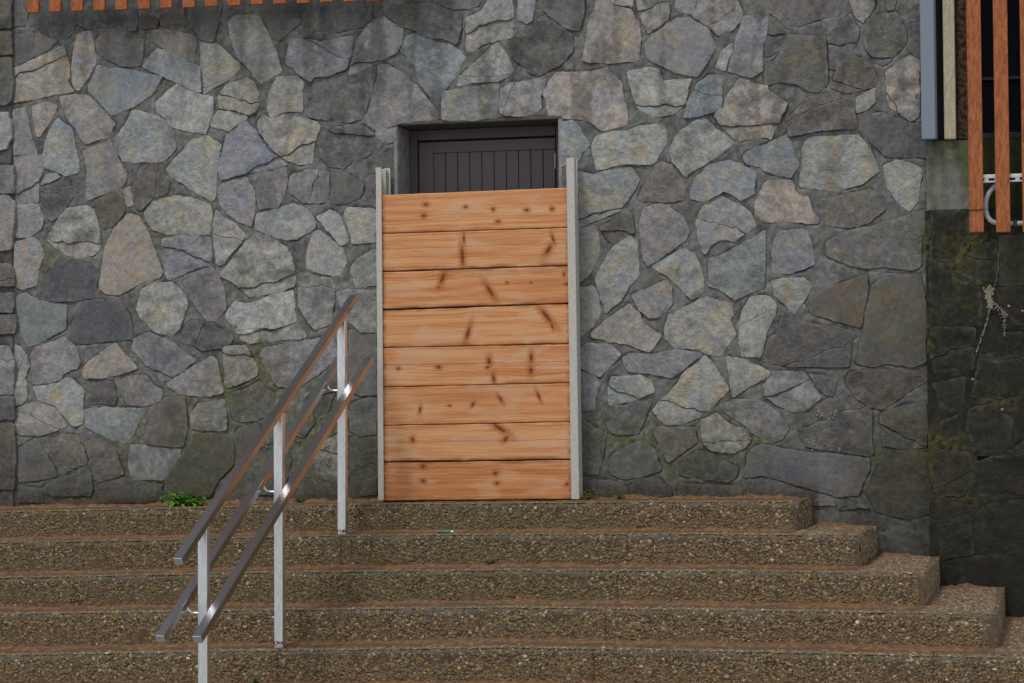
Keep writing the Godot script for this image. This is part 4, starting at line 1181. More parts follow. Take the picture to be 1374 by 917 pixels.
	stone(wall, "D", "s", [1.854, 1.249, 1.938, 1.210, 2.053, 1.169, 2.205, 1.151, 2.300, 1.163, 2.332, 1.189, 2.338, 1.314, 2.368, 1.381, 2.369, 1.466, 2.247, 1.436, 2.075, 1.387, 1.969, 1.371, 1.855, 1.317])
	stone(wall, "G", "h", [1.589, 1.050, 1.684, 0.952, 1.762, 1.046, 1.780, 1.095, 1.744, 1.132, 1.637, 1.135, 1.571, 1.119])
	stone(wall, "N", "g", [1.781, 0.950, 1.953, 0.894, 2.020, 0.878, 2.064, 1.079, 2.060, 1.145, 2.024, 1.136, 1.898, 1.092, 1.821, 1.053, 1.745, 1.008])
	stone(wall, "M", "g", [2.041, 0.874, 2.019, 0.797, 1.999, 0.692, 2.065, 0.672, 2.142, 0.690, 2.199, 0.680, 2.275, 0.670, 2.349, 0.696, 2.351, 0.833, 2.353, 0.987, 2.328, 1.139, 2.205, 1.132, 2.110, 1.115, 2.082, 1.079])
	stone(wall, "P", "v", [1.555, 0.833, 1.532, 0.755, 1.536, 0.707, 1.641, 0.682, 1.893, 0.674, 1.960, 0.678, 1.981, 0.816, 2.008, 0.838, 1.953, 0.866, 1.722, 0.908, 1.617, 0.930, 1.592, 0.844])
	stone(wall, "L", "c", [1.523, 0.583, 1.534, 0.522, 1.609, 0.472, 1.677, 0.442, 1.735, 0.452, 1.821, 0.517, 1.776, 0.584, 1.738, 0.648, 1.582, 0.654, 1.525, 0.588])
	stone(wall, "D", "m", [1.788, 0.586, 1.833, 0.539, 1.881, 0.519, 1.905, 0.617, 1.759, 0.642])
	stone(wall, "N", "c", [1.996, 0.518, 2.063, 0.469, 2.120, 0.454, 2.263, 0.545, 2.357, 0.609, 2.284, 0.651, 2.103, 0.658, 1.960, 0.645, 1.942, 0.599])
	stone(wall, "R", "s", [1.707, 0.333, 1.743, 0.267, 1.887, 0.247, 2.059, 0.218, 2.077, 0.237, 2.073, 0.293, 2.072, 0.455, 2.006, 0.495, 1.939, 0.524, 1.862, 0.515, 1.765, 0.477, 1.688, 0.392])
	stone(wall, "M", "m", [2.124, 0.271, 2.212, 0.256, 2.347, 0.265, 2.354, 0.398, 2.343, 0.497, 2.234, 0.474, 2.117, 0.433])
	stone(wall, "M", "v", [2.097, 0.148, 2.041, 0.029, 2.087, -0.058, 2.171, -0.085, 2.253, -0.108, 2.371, -0.065, 2.372, -0.002, 2.365, 0.004, 2.366, 0.139, 2.352, 0.237, 2.184, 0.249, 2.123, 0.233])
	stone(wall, "R", "g", [1.517, 0.121, 1.576, 0.107, 1.663, 0.080, 1.884, 0.014, 1.999, 0.024, 2.057, 0.148, 2.062, 0.206, 1.887, 0.224, 1.616, 0.254, 1.542, 0.278, 1.472, 0.269, 1.434, 0.217, 1.421, 0.109])
	stone(wall, "L", "m", [1.328, 0.445, 1.414, 0.385, 1.482, 0.326, 1.543, 0.306, 1.578, 0.290, 1.617, 0.306, 1.650, 0.363, 1.599, 0.439, 1.545, 0.488, 1.475, 0.508, 1.376, 0.514, 1.289, 0.482])
	stone(wall, "G", "m", [1.203, 0.286, 1.255, 0.248, 1.353, 0.234, 1.430, 0.266, 1.460, 0.305, 1.414, 0.352, 1.355, 0.382, 1.277, 0.441, 1.199, 0.404])
	stone(wall, "G", "m", [1.355, 0.600, 1.367, 0.523, 1.456, 0.581, 1.537, 0.619, 1.526, 0.671, 1.418, 0.720, 1.337, 0.737])
	stone(wall, "G", "m", [1.530, 0.647, 1.525, 0.608, 1.525, 0.605, 1.543, 0.619, 1.561, 0.654, 1.526, 0.665])
	stone(wall, "Y", "v", [1.008, 0.387, 1.098, 0.382, 1.238, 0.455, 1.288, 0.504, 1.346, 0.560, 1.268, 0.699, 1.226, 0.742, 1.111, 0.649, 1.080, 0.600, 1.030, 0.542, 0.979, 0.502, 0.941, 0.455])
	stone(wall, "L", "m", [0.798, 0.695, 0.820, 0.662, 0.941, 0.650, 1.051, 0.629, 1.141, 0.697, 1.209, 0.749, 1.082, 0.778, 0.942, 0.750, 0.821, 0.757, 0.788, 0.734])
	stone(wall, "B", "m", [0.717, 0.488, 0.859, 0.517, 0.958, 0.554, 0.940, 0.612, 0.881, 0.642, 0.724, 0.634, 0.710, 0.576])
	stone(wall, "L", "m", [0.564, 0.687, 0.608, 0.664, 0.668, 0.638, 0.699, 0.668, 0.784, 0.754, 0.721, 0.803, 0.599, 0.815, 0.565, 0.787])
	stone(wall, "L", "m", [0.568, 0.567, 0.575, 0.459, 0.644, 0.469, 0.642, 0.527, 0.666, 0.596, 0.646, 0.634, 0.569, 0.667])
	stone(wall, "D", "m", [0.716, 0.349, 0.776, 0.329, 0.867, 0.339, 0.898, 0.408, 0.942, 0.513, 0.859, 0.503, 0.717, 0.465, 0.678, 0.427])
	stone(wall, "D", "m", [0.571, 0.120, 0.651, 0.130, 0.684, 0.238, 0.698, 0.337, 0.625, 0.375, 0.571, 0.418])
	stone(wall, "D", "g", [0.713, 0.130, 0.774, 0.105, 0.875, 0.111, 0.983, 0.148, 0.954, 0.257, 0.887, 0.300, 0.826, 0.285, 0.735, 0.236, 0.706, 0.198])
	stone(wall, "R", "m", [0.988, 0.247, 1.026, 0.185, 1.076, 0.219, 1.174, 0.296, 1.165, 0.368, 0.978, 0.369, 0.949, 0.346])
	stone(wall, "M", "m", [1.087, 0.121, 1.214, 0.101, 1.332, 0.081, 1.379, 0.111, 1.390, 0.158, 1.294, 0.205, 1.255, 0.245, 1.176, 0.245, 1.106, 0.205, 1.087, 0.178])
	stone(wall, "D", "m", [0.572, -0.001, 0.732, -0.001, 0.811, 0.027, 0.791, 0.069, 0.713, 0.096, 0.573, 0.096])
	stone(wall, "D", "m", [0.815, -0.001, 1.033, 0.000, 1.042, 0.038, 1.002, 0.079, 0.955, 0.107, 0.864, 0.097, 0.816, 0.059])
	stone(wall, "R", "m", [1.075, 0.000, 1.400, 0.001, 1.410, 0.039, 1.391, 0.065, 1.233, 0.070, 1.076, 0.077])
	stone(wall, "R", "c", [1.437, -0.028, 1.884, -0.031, 1.875, 0.008, 1.663, 0.065, 1.575, 0.095, 1.429, 0.094])
	stone(wall, "P", "c", [1.908, -0.139, 2.044, -0.160, 2.126, -0.159, 2.106, -0.079, 2.033, -0.026, 1.993, -0.026, 1.911, -0.058])
	stone(dark_wall, "X", "c", [2.380, 1.215, 2.490, 1.195, 2.555, 1.287, 2.575, 1.401, 2.571, 1.452, 2.383, 1.459])
	stone(dark_wall, "X", "c", [2.582, 1.107, 2.701, 1.095, 2.704, 1.300, 2.585, 1.275, 2.501, 1.154])
	stone(dark_wall, "X", "g", [2.714, 1.075, 2.878, 1.081, 2.881, 1.324, 2.717, 1.321])
	stone(dark_wall, "X", "c", [2.375, 0.862, 2.485, 0.851, 2.624, 0.877, 2.626, 1.064, 2.491, 1.114, 2.488, 1.155, 2.370, 1.175])
	stone(dark_wall, "X", "m", [2.712, 0.978, 2.792, 0.874, 2.875, 0.873, 2.878, 1.059, 2.704, 1.062])
	stone(dark_wall, "X", "c", [2.372, 0.640, 2.583, 0.656, 2.596, 0.862, 2.375, 0.865])
	stone(dark_wall, "X", "c", [2.606, 0.673, 2.567, 0.514, 2.741, 0.512, 2.870, 0.511, 2.874, 0.839, 2.618, 0.833])
	stone(dark_wall, "X", "m", [2.416, 0.458, 2.480, 0.448, 2.534, 0.485, 2.546, 0.624, 2.381, 0.588])
	stone(dark_wall, "X", "c", [2.536, 0.350, 2.589, 0.257, 2.700, 0.237, 2.754, 0.294, 2.774, 0.406, 2.666, 0.480, 2.556, 0.453])
	stone(dark_wall, "X", "m", [2.440, 0.305, 2.514, 0.323, 2.508, 0.434, 2.406, 0.387])
	stone(dark_wall, "X", "c", [2.380, 0.028, 2.530, 0.019, 2.576, 0.141, 2.559, 0.243, 2.376, 0.253])
	stone(dark_wall, "X", "m", [2.550, 0.019, 2.863, 0.029, 2.867, 0.328, 2.709, 0.215, 2.590, 0.234])
	stone(dark_wall, "X", "m", [2.409, -0.301, 2.570, -0.270, 2.563, -0.022, 2.403, -0.001])
	stone(dark_wall, "X", "m", [2.605, -0.217, 2.663, -0.277, 2.856, -0.244, 2.859, 0.011, 2.618, -0.021])
	stone(dark_wall, "X", "m", [2.407, -0.481, 2.495, -0.479, 2.518, -0.335, 2.409, -0.315])
	stone(dark_wall, "X", "g", [2.520, -0.469, 2.711, -0.476, 2.719, -0.622, 2.849, -0.681, 2.855, -0.269, 2.522, -0.283])
	stone(dark_wall, "X", "m", [2.390, -0.794, 2.706, -0.788, 2.680, -0.539, 2.394, -0.544])
	stone(pillar, "N", "m", [-2.926, 2.644, -2.682, 2.642, -2.685, 2.868, -2.925, 2.881])
	stone(pillar, "N", "m", [-2.927, 2.493, -2.678, 2.492, -2.682, 2.616, -2.926, 2.633])
	stone(pillar, "D", "m", [-2.928, 2.213, -2.717, 2.207, -2.685, 2.235, -2.676, 2.342, -2.681, 2.468, -2.927, 2.484])
	stone(pillar, "B", "m", [-2.930, 1.944, -2.719, 1.958, -2.689, 2.021, -2.689, 2.107, -2.706, 2.161, -2.928, 2.181])
	stone(pillar, "L", "m", [-2.931, 1.738, -2.720, 1.707, -2.671, 1.708, -2.673, 1.858, -2.930, 1.877])
	stone(pillar, "T", "m", [-2.932, 1.389, -2.693, 1.388, -2.672, 1.548, -2.667, 1.649, -2.714, 1.693, -2.931, 1.708])
	stone(pillar, "D", "m", [-2.933, 1.180, -2.672, 1.185, -2.674, 1.260, -2.699, 1.308, -2.933, 1.319])
	stone(pillar, "D", "m", [-2.934, 1.030, -2.689, 1.036, -2.677, 1.068, -2.688, 1.141, -2.934, 1.156])
	stone(pillar, "R", "m", [-2.935, 0.912, -2.671, 0.918, -2.668, 0.961, -2.670, 1.020, -2.934, 1.017])
	stone(pillar, "L", "m", [-2.937, 0.572, -2.682, 0.575, -2.679, 0.756, -2.713, 0.842, -2.935, 0.861])
	stone(pillar, "P", "m", [-2.937, 0.428, -2.678, 0.437, -2.680, 0.562, -2.937, 0.565])
	stone(pillar, "N", "m", [-2.939, 0.032, -2.683, 0.043, -2.675, 0.203, -2.681, 0.405, -2.937, 0.417])
	mortar(wall, Vector2(-2.72, -0.44), Vector2(2.368, 2.86), 0.0, Color(0.186, 0.186, 0.178), mortar_mat, Rect2(-0.444, -0.08, 0.914, 2.099))
	mortar(dark_wall, Vector2(2.355, -0.82), Vector2(3.3, 1.462), 0.047, Color(0.030, 0.028, 0.023), mortar_mat)
	mortar(pillar, Vector2(-3.3, -0.3), Vector2(-2.684, 2.86), 0.012, Color(0.12, 0.12, 0.113), mortar_mat)
	var grey := Color(0.115, 0.115, 0.11)
	box("wall_core", Vector3(-2.70, -0.5, -0.45), Vector3(-0.45, 2.86, -0.02), concrete_mat, wall, 0.002, grey)
	box("wall_core", Vector3(0.476, -0.5, -0.45), Vector3(2.38, 2.86, -0.02), concrete_mat, wall, 0.002, grey)
	box("wall_core", Vector3(-0.45, 2.024, -0.45), Vector3(0.476, 2.86, -0.02), concrete_mat, wall, 0.002, grey)
	box("jamb", Vector3(-0.452, -0.06, -0.30), Vector3(-0.430, 2.004, 0.004), concrete_mat, wall, 0.004, Color(0.30, 0.305, 0.295))
	box("jamb", Vector3(0.456, -0.06, -0.30), Vector3(0.478, 2.004, 0.004), concrete_mat, wall, 0.004, Color(0.30, 0.305, 0.295))
	box("lintel", Vector3(-0.455, 2.004, -0.30), Vector3(0.48, 2.026, 0.004), concrete_mat, wall, 0.004, Color(0.13, 0.12, 0.10))
	box("wall_core", Vector3(2.362, -0.9, -0.45), Vector3(3.4, 1.455, 0.022), concrete_mat, dark_wall, 0.002, Color(0.03, 0.028, 0.024))
	box("pillar_core", Vector3(-3.4, -0.5, -0.45), Vector3(-2.694, 2.86, 0.008), concrete_mat, pillar, 0.002, grey)

	# white lime that has run out of a joint of the dark wall
	var ls := begin()
	for c in [
		[[Vector2(2.666, 1.058), Vector2(2.665, 1.02), Vector2(2.670, 0.963)], 0.024, 0.007, 0.007, 110],
		[[Vector2(2.667, 0.963), Vector2(2.651, 0.889), Vector2(2.624, 0.81), Vector2(2.595, 0.728)], 0.005, 0.002, 0.0032, 130],
		[[Vector2(2.677, 0.991), Vector2(2.715, 0.962), Vector2(2.751, 0.916)], 0.006, 0.010, 0.0034, 75],
		[[Vector2(2.69, 0.965), Vector2(2.735, 0.925), Vector2(2.738, 0.871), Vector2(2.737, 0.819)], 0.016, 0.004, 0.0030, 75],
		[[Vector2(2.682, 1.05), Vector2(2.703, 1.105), Vector2(2.711, 1.162), Vector2(2.711, 1.23)], 0.003, 0.001, 0.0026, 90],
	]:
		crust(ls, c[0], c[1], c[2], c[3], c[4], 0.056)
	for p in [Vector2(2.729, 0.643), Vector2(2.719, 0.453), Vector2(2.825, 0.943), Vector2(2.577, 0.605), Vector2(2.759, 0.969)]:
		crust(ls, [p, p + Vector2(0.002, 0.0)], 0.001, 0.001, 0.0065, 4, 0.056)
	put("lime_deposit", finish(ls), plain(Color(0.52, 0.50, 0.45), 0.95), dark_wall)
	var lc := begin()
	for c in [
		[1.767, 0.289, 0.032, 50], [1.802, 0.347, 0.022, 22], [1.812, 0.43, 0.022, 20], [1.768, 0.367, 0.018, 14], [1.885, 0.434, 0.026, 22], [1.881, 0.332, 0.02, 24], [1.854, 0.274, 0.012, 8], [1.906, 0.255, 0.012, 8],
		[-0.918, 2.369, 0.022, 16], [-0.949, 2.319, 0.012, 6], [-1.217, 2.32, 0.02, 8],
		[-0.858, 0.199, 0.05, 18], [-0.825, 0.282, 0.05, 14], [-1.025, 0.318, 0.02, 5], [-1.064, 0.231, 0.02, 4], [-0.675, 0.199, 0.04, 6], [-1.195, 0.283, 0.03, 5], [-0.889, 0.436, 0.02, 3],
	]:
		var p := Vector2(c[0], c[1])
		crust(lc, [p, p + Vector2(0.004, -0.004)], c[2], c[2], 0.0052, c[3], 0.0135)
	put("lichen", finish(lc), plain(Color(0.47, 0.47, 0.43), 0.95), wall)

	# ------------------------------------------------------------ the door behind the boards
	var door := thing("door", "dark brown grooved door set back in the opening above the boards", "door", Vector3(0.0, 0.0, -0.27))
	var door_mat := plain(Color(0.375, 0.328, 0.338), 0.5)
	var stile_mat := plain(Color(0.345, 0.305, 0.312), 0.5)
	box("frame", Vector3(-0.429, 0.0, 0.0), Vector3(-0.385, 2.002, 0.045), stile_mat, door)
	box("frame", Vector3(0.395, 0.0, 0.0), Vector3(0.455, 2.002, 0.045), stile_mat, door)
	box("frame", Vector3(-0.384, 1.945, 0.0), Vector3(0.394, 2.002, 0.045), stile_mat, door)
	box("stile", Vector3(-0.379, 0.01, -0.01), Vector3(-0.2975, 1.936, 0.03), door_mat, door, 0.001)
	box("rail", Vector3(-0.297, 1.875, -0.01), Vector3(0.388, 1.936, 0.03), door_mat, door, 0.001)
	for i in 10:
		box("board", Vector3(-0.296 + i * 0.0685, 0.01, -0.01), Vector3(-0.2305 + i * 0.0685, 1.8735, 0.0285), door_mat, door, 0.002)
	box("backing", Vector3(-0.429, 0.0, -0.06), Vector3(0.455, 2.0, -0.02), plain(Color(0.10, 0.085, 0.085)), door)
	var hs := begin()
	tube(hs, [Vector3(0.389, 1.765, 0.042), Vector3(0.389, 1.80, 0.042), Vector3(0.389, 1.85, 0.042)], 0.006, 0.006, 10)
	put("hinge", finish(hs), plain(Color(0.60, 0.56, 0.48), 0.35, 1.0), door)

	# ------------------------------------------------------------ the barrier of boards in front of it
	var barrier := thing("flood_barrier", "barrier of eight horizontal pine boards closing the lower doorway", "barrier")
	var knots := [
		[[0.248, 0.060, 0.0124, 0.0085, 0.00], [0.237, 0.118, 0.0116, 0.0085, 0.00], [0.466, 0.079, 0.0101, 0.0062, 0.00], [0.616, 0.097, 0.0085, 0.0085, 0.00], [0.642, 0.160, 0.0116, 0.0070, 0.00], [0.797, 0.107, 0.0116, 0.0078, 0.00], [0.933, 0.106, 0.0101, 0.0085, 0.00]],
		[[0.446, 0.137, 0.0109, 0.0504, 0.05], [0.455, 0.042, 0.0062, 0.0233, 0.00], [0.936, 0.057, 0.0062, 0.0233, 0.30], [0.911, 0.115, 0.0116, 0.0310, -0.60]],
		[[0.336, 0.046, 0.0116, 0.0349, -0.40], [0.314, 0.093, 0.0062, 0.0070, 0.00], [0.594, 0.121, 0.0109, 0.0426, 0.55], [0.687, 0.081, 0.0058, 0.0058, 0.00], [0.816, 0.085, 0.0050, 0.0050, 0.00], [0.993, 0.044, 0.0062, 0.0101, 0.00], [1.005, 0.099, 0.0097, 0.0062, 0.00]],
		[[0.472, 0.137, 0.0101, 0.0388, -0.30], [0.897, 0.060, 0.0116, 0.0504, 0.70], [0.927, 0.112, 0.0062, 0.0155, 0.30]],
		[[0.088, 0.109, 0.0093, 0.0070, 0.00], [0.310, 0.107, 0.0132, 0.0085, 0.00], [0.586, 0.081, 0.0109, 0.0194, 0.00], [0.578, 0.113, 0.0093, 0.0070, 0.00], [0.610, 0.172, 0.0085, 0.0233, 0.10], [0.813, 0.065, 0.0101, 0.0233, 0.00], [0.810, 0.134, 0.0116, 0.0194, 0.00]],
		[[0.206, 0.123, 0.0070, 0.0155, -0.20], [0.369, 0.106, 0.0078, 0.0047, 0.00], [0.495, 0.102, 0.0070, 0.0132, -0.60], [0.645, 0.076, 0.0070, 0.0194, 0.60], [0.851, 0.066, 0.0062, 0.0233, 0.40]],
		[[0.164, 0.081, 0.0101, 0.0132, 0.00], [0.639, 0.026, 0.0116, 0.0465, 0.95], [0.672, 0.086, 0.0101, 0.0178, -0.70]],
		[[0.220, 0.024, 0.0140, 0.0109, 0.00], [0.220, 0.099, 0.0140, 0.0101, 0.00], [0.614, 0.065, 0.0101, 0.0101, 0.00], [0.622, 0.116, 0.0101, 0.0078, 0.00], [0.997, 0.124, 0.0085, 0.0078, 0.00]],
	]
	for i in 8:
		put("plank", plank_mesh(i), pine_material(i, knots[i]), barrier)
	var zinc := grit_material(0.12, 0.35, 1.0, 5.0)
	zinc.vertex_color_use_as_albedo = false
	zinc.albedo_color = Color(0.80, 0.78, 0.75)
	zinc.metallic = 0.0
	zinc.roughness = 0.5
	for s in [
		[Vector3(-0.4975, -0.005, 0.137), Vector3(-0.4955, 1.765, 0.137), 0.031, 0.008], [Vector3(-0.5125, -0.005, 0.09), Vector3(-0.5105, 1.765, 0.09), 0.006, 0.085], [Vector3(-0.4975, -0.005, 0.052), Vector3(-0.4955, 1.765, 0.052), 0.031, 0.008],
	]:
		put("channel_post", bar_mesh(s[0], s[1], s[2], s[3], Vector3(0, 0, 1), 0.0015), zinc, barrier)
	for s in [
		[Vector3(0.556, 0.003, 0.137), Vector3(0.548, 1.78, 0.137), 0.042, 0.008], [Vector3(0.572, 0.003, 0.103), Vector3(0.564, 1.78, 0.103), 0.006, 0.058], [Vector3(0.557, 0.003, 0.052), Vector3(0.548, 1.78, 0.052), 0.040, 0.008],
	]:
		put("channel_post", bar_mesh(s[0], s[1], s[2], s[3], Vector3(0, 0, 1), 0.0015), zinc, barrier)
	box("fixing_plate", Vector3(-0.497, 1.60, 0.03), Vector3(-0.462, 1.772, 0.040), plain(Color(0.80, 0.79, 0.76), 0.3, 0.9), barrier)

	# ------------------------------------------------------------ the staircase
	var stairs := thing("staircase", "wide flight of exposed pebble concrete steps with brown earth on the treads", "stairs")
	var pebble := SphereMesh.new()
	pebble.radius = 1.0
	pebble.height = 2.0
	pebble.radial_segments = 9
	pebble.rings = 5
	var pebble_mat := plain(Color.WHITE, 0.7)
	pebble_mat.vertex_color_use_as_albedo = true
	pebble_mat.metallic_specular = 0.35
	for k in 8:
		var end: float = STEPS[k][-1][0]
		var cuts := [-3.4, -2.108 - 0.01 * k, -0.538 - 0.006 * k, 0.93, 2.42]
		for i in cuts.size():
			if cuts[i] > end - 0.3:
				break
			var x1: float = end if i == cuts.size() - 1 or cuts[i + 1] > end - 0.3 else cuts[i + 1] - 0.0018
			var last: bool = x1 == end
			var slab := put("step", slab_mesh(k, cuts[i], x1, last), concrete_mat, stairs)
			if k < 6:
				pebbles(k, maxf(cuts[i], -2.95), x1, last, pebble, pebble_mat, slab)
	var ds := begin()
	dirt_strip(ds, -3.0, 1.70, 0.0, 0, 0.10, 0.018)
	for k in range(1, 8):
		dirt_strip(ds, -3.0, STEPS[k - 1][-1][0] - 0.01, step_front(k - 1), k, 0.13, 0.010)
		dirt_strip(ds, STEPS[k - 1][-1][0] + 0.004, STEPS[k][-1][0] - 0.05, 0.012 if k < 3 else 0.05, k, 0.12, 0.02)
	var dirt := put("dirt", finish(ds), dirt_mat, self)
	tag(dirt, "reddish brown earth lying in the corners of the treads", "earth", "", "stuff")

	# ------------------------------------------------------------ the handrail
	var rail := thing("handrail", "stainless steel handrail with three posts and three sloping rails", "handrail", Vector3(-0.59, -0.15, 0.55))
	var steel := grit_material(0.08, 0.35, 0.6, 1.0, 244.0)
	steel.vertex_color_use_as_albedo = false
	steel.albedo_color = Color(0.95, 0.955, 0.965)
	steel.metallic = 1.0
	steel.roughness = 0.36
	steel.metallic_specular = 0.5
	steel.uv1_scale = Vector3(9.0, 1.6, 9.0)
	var rust := begin()
	var polished := plain(Color(0.70, 0.69, 0.70), 0.22, 1.0)
	var o := rail.position
	var run := Vector3(0.0, -0.4725, 0.90).normalized()
	var tops := [Vector3(-0.572, 0.955, 0.55), Vector3(-0.592, 0.485, 1.45), Vector3(-0.612, 0.012, 2.35)]
	var feet := [-0.165, -0.625, -1.11]
	for i in 3:
		var t: Vector3 = tops[i]
		put("post", bar_mesh(Vector3(t.x - 0.006, feet[i], t.z) - o, t - o - Vector3(0, 0.005, 0), 0.042, 0.042, Vector3(0, 0, 1), 0.002), steel, rail)
		crust(rust, [Vector2(t.x - 0.024, feet[i] + 0.028), Vector2(t.x + 0.012, feet[i] + 0.026)], 0.012, 0.012, 0.0045, 26, t.z + 0.0222)
	var stain := put("rusty_foot", finish(rust), plain(Color(0.36, 0.22, 0.15), 0.95), rail)
	stain.position = -o
	var dirn: Vector3 = (tops[2] - tops[0]).normalized()
	var along := func(s: float, dx: float, dy: float) -> Vector3:
		return tops[0] + dirn * s + Vector3(dx, dy, 0) - o
	var span: float = tops[0].distance_to(tops[2])
	put("rail", bar_mesh(along.call(-0.21, 0, 0.012), along.call(span + 0.31, 0, 0.012), 0.042, 0.034, Vector3.UP, 0.0025), polished, rail)
	for dx in [-0.082, 0.082]:
		put("rail", bar_mesh(along.call(-0.21, dx, -0.31), along.call(span + 0.31, dx, -0.31), 0.042, 0.034, Vector3.UP, 0.0025), polished, rail)
	for i in 3:
		for dx in [-0.082, 0.082]:
			var p: Vector3 = along.call(span * i / 2.0, 0, -0.375)
			var bs := begin()
			var sgn := signf(dx)
			var path := [p + Vector3(sgn * 0.018, 0, 0), p + Vector3(sgn * 0.05, 0, 0)]
			for a in 6:
				var th := PI / 2 * (a + 1) / 6.0
				path.append(p + Vector3(sgn * (0.05 + 0.03 * sin(th)), 0.03 * (1 - cos(th)), 0))
			path.append(p + Vector3(dx, 0.055, 0))
			tube(bs, path, 0.006, 0.006, 8)
			put("bracket", finish(bs), steel, rail)

	# ------------------------------------------------------------ the building above: slats, gutter, panels
	var facade := thing("upper_storey", "dark brown upper storey that the wooden slats hang in front of", "building")
	box("wall", Vector3(-6.0, 2.864, -0.6), Vector3(5.0, 6.5, 0.02), facade_mat, facade)
	var slat_mat := grit_material(0.1, 0.95, 1.5, 1.0)
	slat_mat.vertex_color_use_as_albedo = false
	slat_mat.albedo_color = Color(0.675, 0.405, 0.26)
	slat_mat.uv1_scale = Vector3(5.0, 1.2, 5.0)
	slat_mat.roughness = 0.65
	var screen := thing("slat_screen", "row of orange brown wooden slats whose ends hang into the top left", "slat screen")
	for i in 17:
		var x := -2.454 + i * 0.1309 - (0.002 if i > 9 else 0.0)
		var y := 2.680 - 0.0024 * i + rng.randf_range(-0.002, 0.002)
		put("slat", bar_mesh(Vector3(x, y, 0.21), Vector3(x, 3.0, 0.21), 0.070, 0.022, Vector3(0, 0, 1), 0.003), slat_mat, screen)
	put("batten", bar_mesh(Vector3(-2.6, 2.93, 0.17), Vector3(-0.2, 2.93, 0.17), 0.05, 0.05, Vector3.UP, 0.003), slat_mat, screen)
	var side_screen := thing("slat_screen", "long orange brown wooden slats at the top right in front of the dark window", "slat screen")
	for i in 5:
		var x := 2.611 + i * 0.128
		put("slat", bar_mesh(Vector3(x, 1.331 - 0.003 * i, 0.21), Vector3(x, 5.9, 0.21), 0.069, 0.022, Vector3(0, 0, 1), 0.003), slat_mat, side_screen)
	var strip := thing("slotted_rail", "pale slotted metal rail behind the ends of the long slats", "metal rail")
	var strip_mat := plain(Color(0.80, 0.80, 0.80), 0.45, 0.2)
	box("bar", Vector3(2.60, 1.598, 0.180), Vector3(3.25, 1.618, 0.196), strip_mat, strip)
	box("bar", Vector3(2.60, 1.577, 0.180), Vector3(3.25, 1.586, 0.196), strip_mat, strip)
	for i in 14:
		box("web", Vector3(2.60 + i * 0.05, 1.5865, 0.181), Vector3(2.622 + i * 0.05, 1.5975, 0.195), strip_mat, strip, 0.001)
	box("slot_back", Vector3(2.60, 1.58, 0.1775), Vector3(3.25, 1.615, 0.1795), plain(Color(0.08, 0.08, 0.08)), strip, 0.0005)
	var cs := begin()
	var loop := [Vector3(2.735, 1.60, 0.165), Vector3(2.707, 1.565, 0.165), Vector3(2.688, 1.548, 0.165), Vector3(2.672, 1.527, 0.165), Vector3(2.660, 1.50, 0.165), Vector3(2.655, 1.47, 0.165), Vector3(2.656, 1.44, 0.165), Vector3(2.663, 1.413, 0.165), Vector3(2.676, 1.393, 0.165), Vector3(2.695, 1.381, 0.165), Vector3(2.725, 1.376, 0.165), Vector3(2.80, 1.374, 0.165), Vector3(3.2, 1.372, 0.165)]
	tube(cs, loop, 0.0125, 0.0125, 14)
	var conduit := thing("cable_conduit", "grey plastic conduit bent in a loop behind the slat ends", "conduit")
	put("pipe", finish(cs), plain(Color(0.66, 0.665, 0.68), 0.45), conduit)
	var black := plain(Color(0.08, 0.08, 0.085), 0.5)
	box("clip", Vector3(2.787, 1.352, 0.150), Vector3(2.806, 1.394, 0.181), black, conduit)
	var tie := put("cable_tie", bar_mesh(Vector3(2.572, 1.442, 0.2235), Vector3(2.664, 1.444, 0.2235), 0.005, 0.003, Vector3.UP, 0.0005), black, self)
	tag(tie, "thin black cable tie around the end of the long left slat", "cable tie")

	var gutter := thing("downpipe", "blue grey square metal downpipe at the right end of the grey wall", "downpipe")
	var gut_mat := plain(Color(0.47, 0.505, 0.56), 0.45, 0.1)
	box("pipe", Vector3(2.346, 1.812, 0.06), Vector3(2.417, 6.2, 0.12), gut_mat, gutter, 0.004)
	box("flange", Vector3(2.4175, 1.812, 0.04), Vector3(2.424, 6.2, 0.115), plain(Color(0.30, 0.32, 0.36), 0.5, 0.1), gutter, 0.001)
	var jamb_mat := grit_material(0.1, 0.5, 1.5, 1.0)
	jamb_mat.vertex_color_use_as_albedo = false
	jamb_mat.albedo_color = Color(0.79, 0.745, 0.645)
	jamb_mat.uv1_scale = Vector3(5.0, 1.5, 5.0)
	var post := put("wooden_post", bar_mesh(Vector3(2.486, 1.815, 0.04), Vector3(2.486, 6.2, 0.04), 0.058, 0.05, Vector3(0, 0, 1), 0.004), jamb_mat, self)
	tag(post, "cream weathered wooden post between the downpipe and the brown panel", "post")
	var cork := grit_material(0.45, 3.2, 8.0, 4.0)
	cork.vertex_color_use_as_albedo = false
	cork.albedo_color = Color(0.34, 0.27, 0.225)
	var panel := box("brown_panel", Vector3(2.516, 1.818, -0.03), Vector3(2.60, 6.2, 0.025), cork, self)
	tag(panel, "rough dark brown panel between the cream post and the first long slat", "panel")
	var dark := box("dark_reveal", Vector3(2.38, 1.818, -0.2), Vector3(2.456, 6.2, -0.01), plain(Color(0.10, 0.10, 0.11)), self)
	tag(dark, "dark recess between the downpipe and the cream post", "recess")
	var window := thing("window", "dark window behind the long wooden slats", "window")
	var glass := plain(Color(0.06, 0.065, 0.09), 0.2)
	glass.metallic_specular = 0.12
	box("pane", Vector3(2.602, 1.85, -0.10), Vector3(3.3, 2.12, -0.09), glass, window)
	box("pane", Vector3(2.602, 2.14, -0.10), Vector3(3.3, 6.2, -0.09), glass, window)
	box("frame", Vector3(2.602, 2.121, -0.10), Vector3(3.3, 2.139, -0.07), plain(Color(0.07, 0.07, 0.08), 0.5), window)
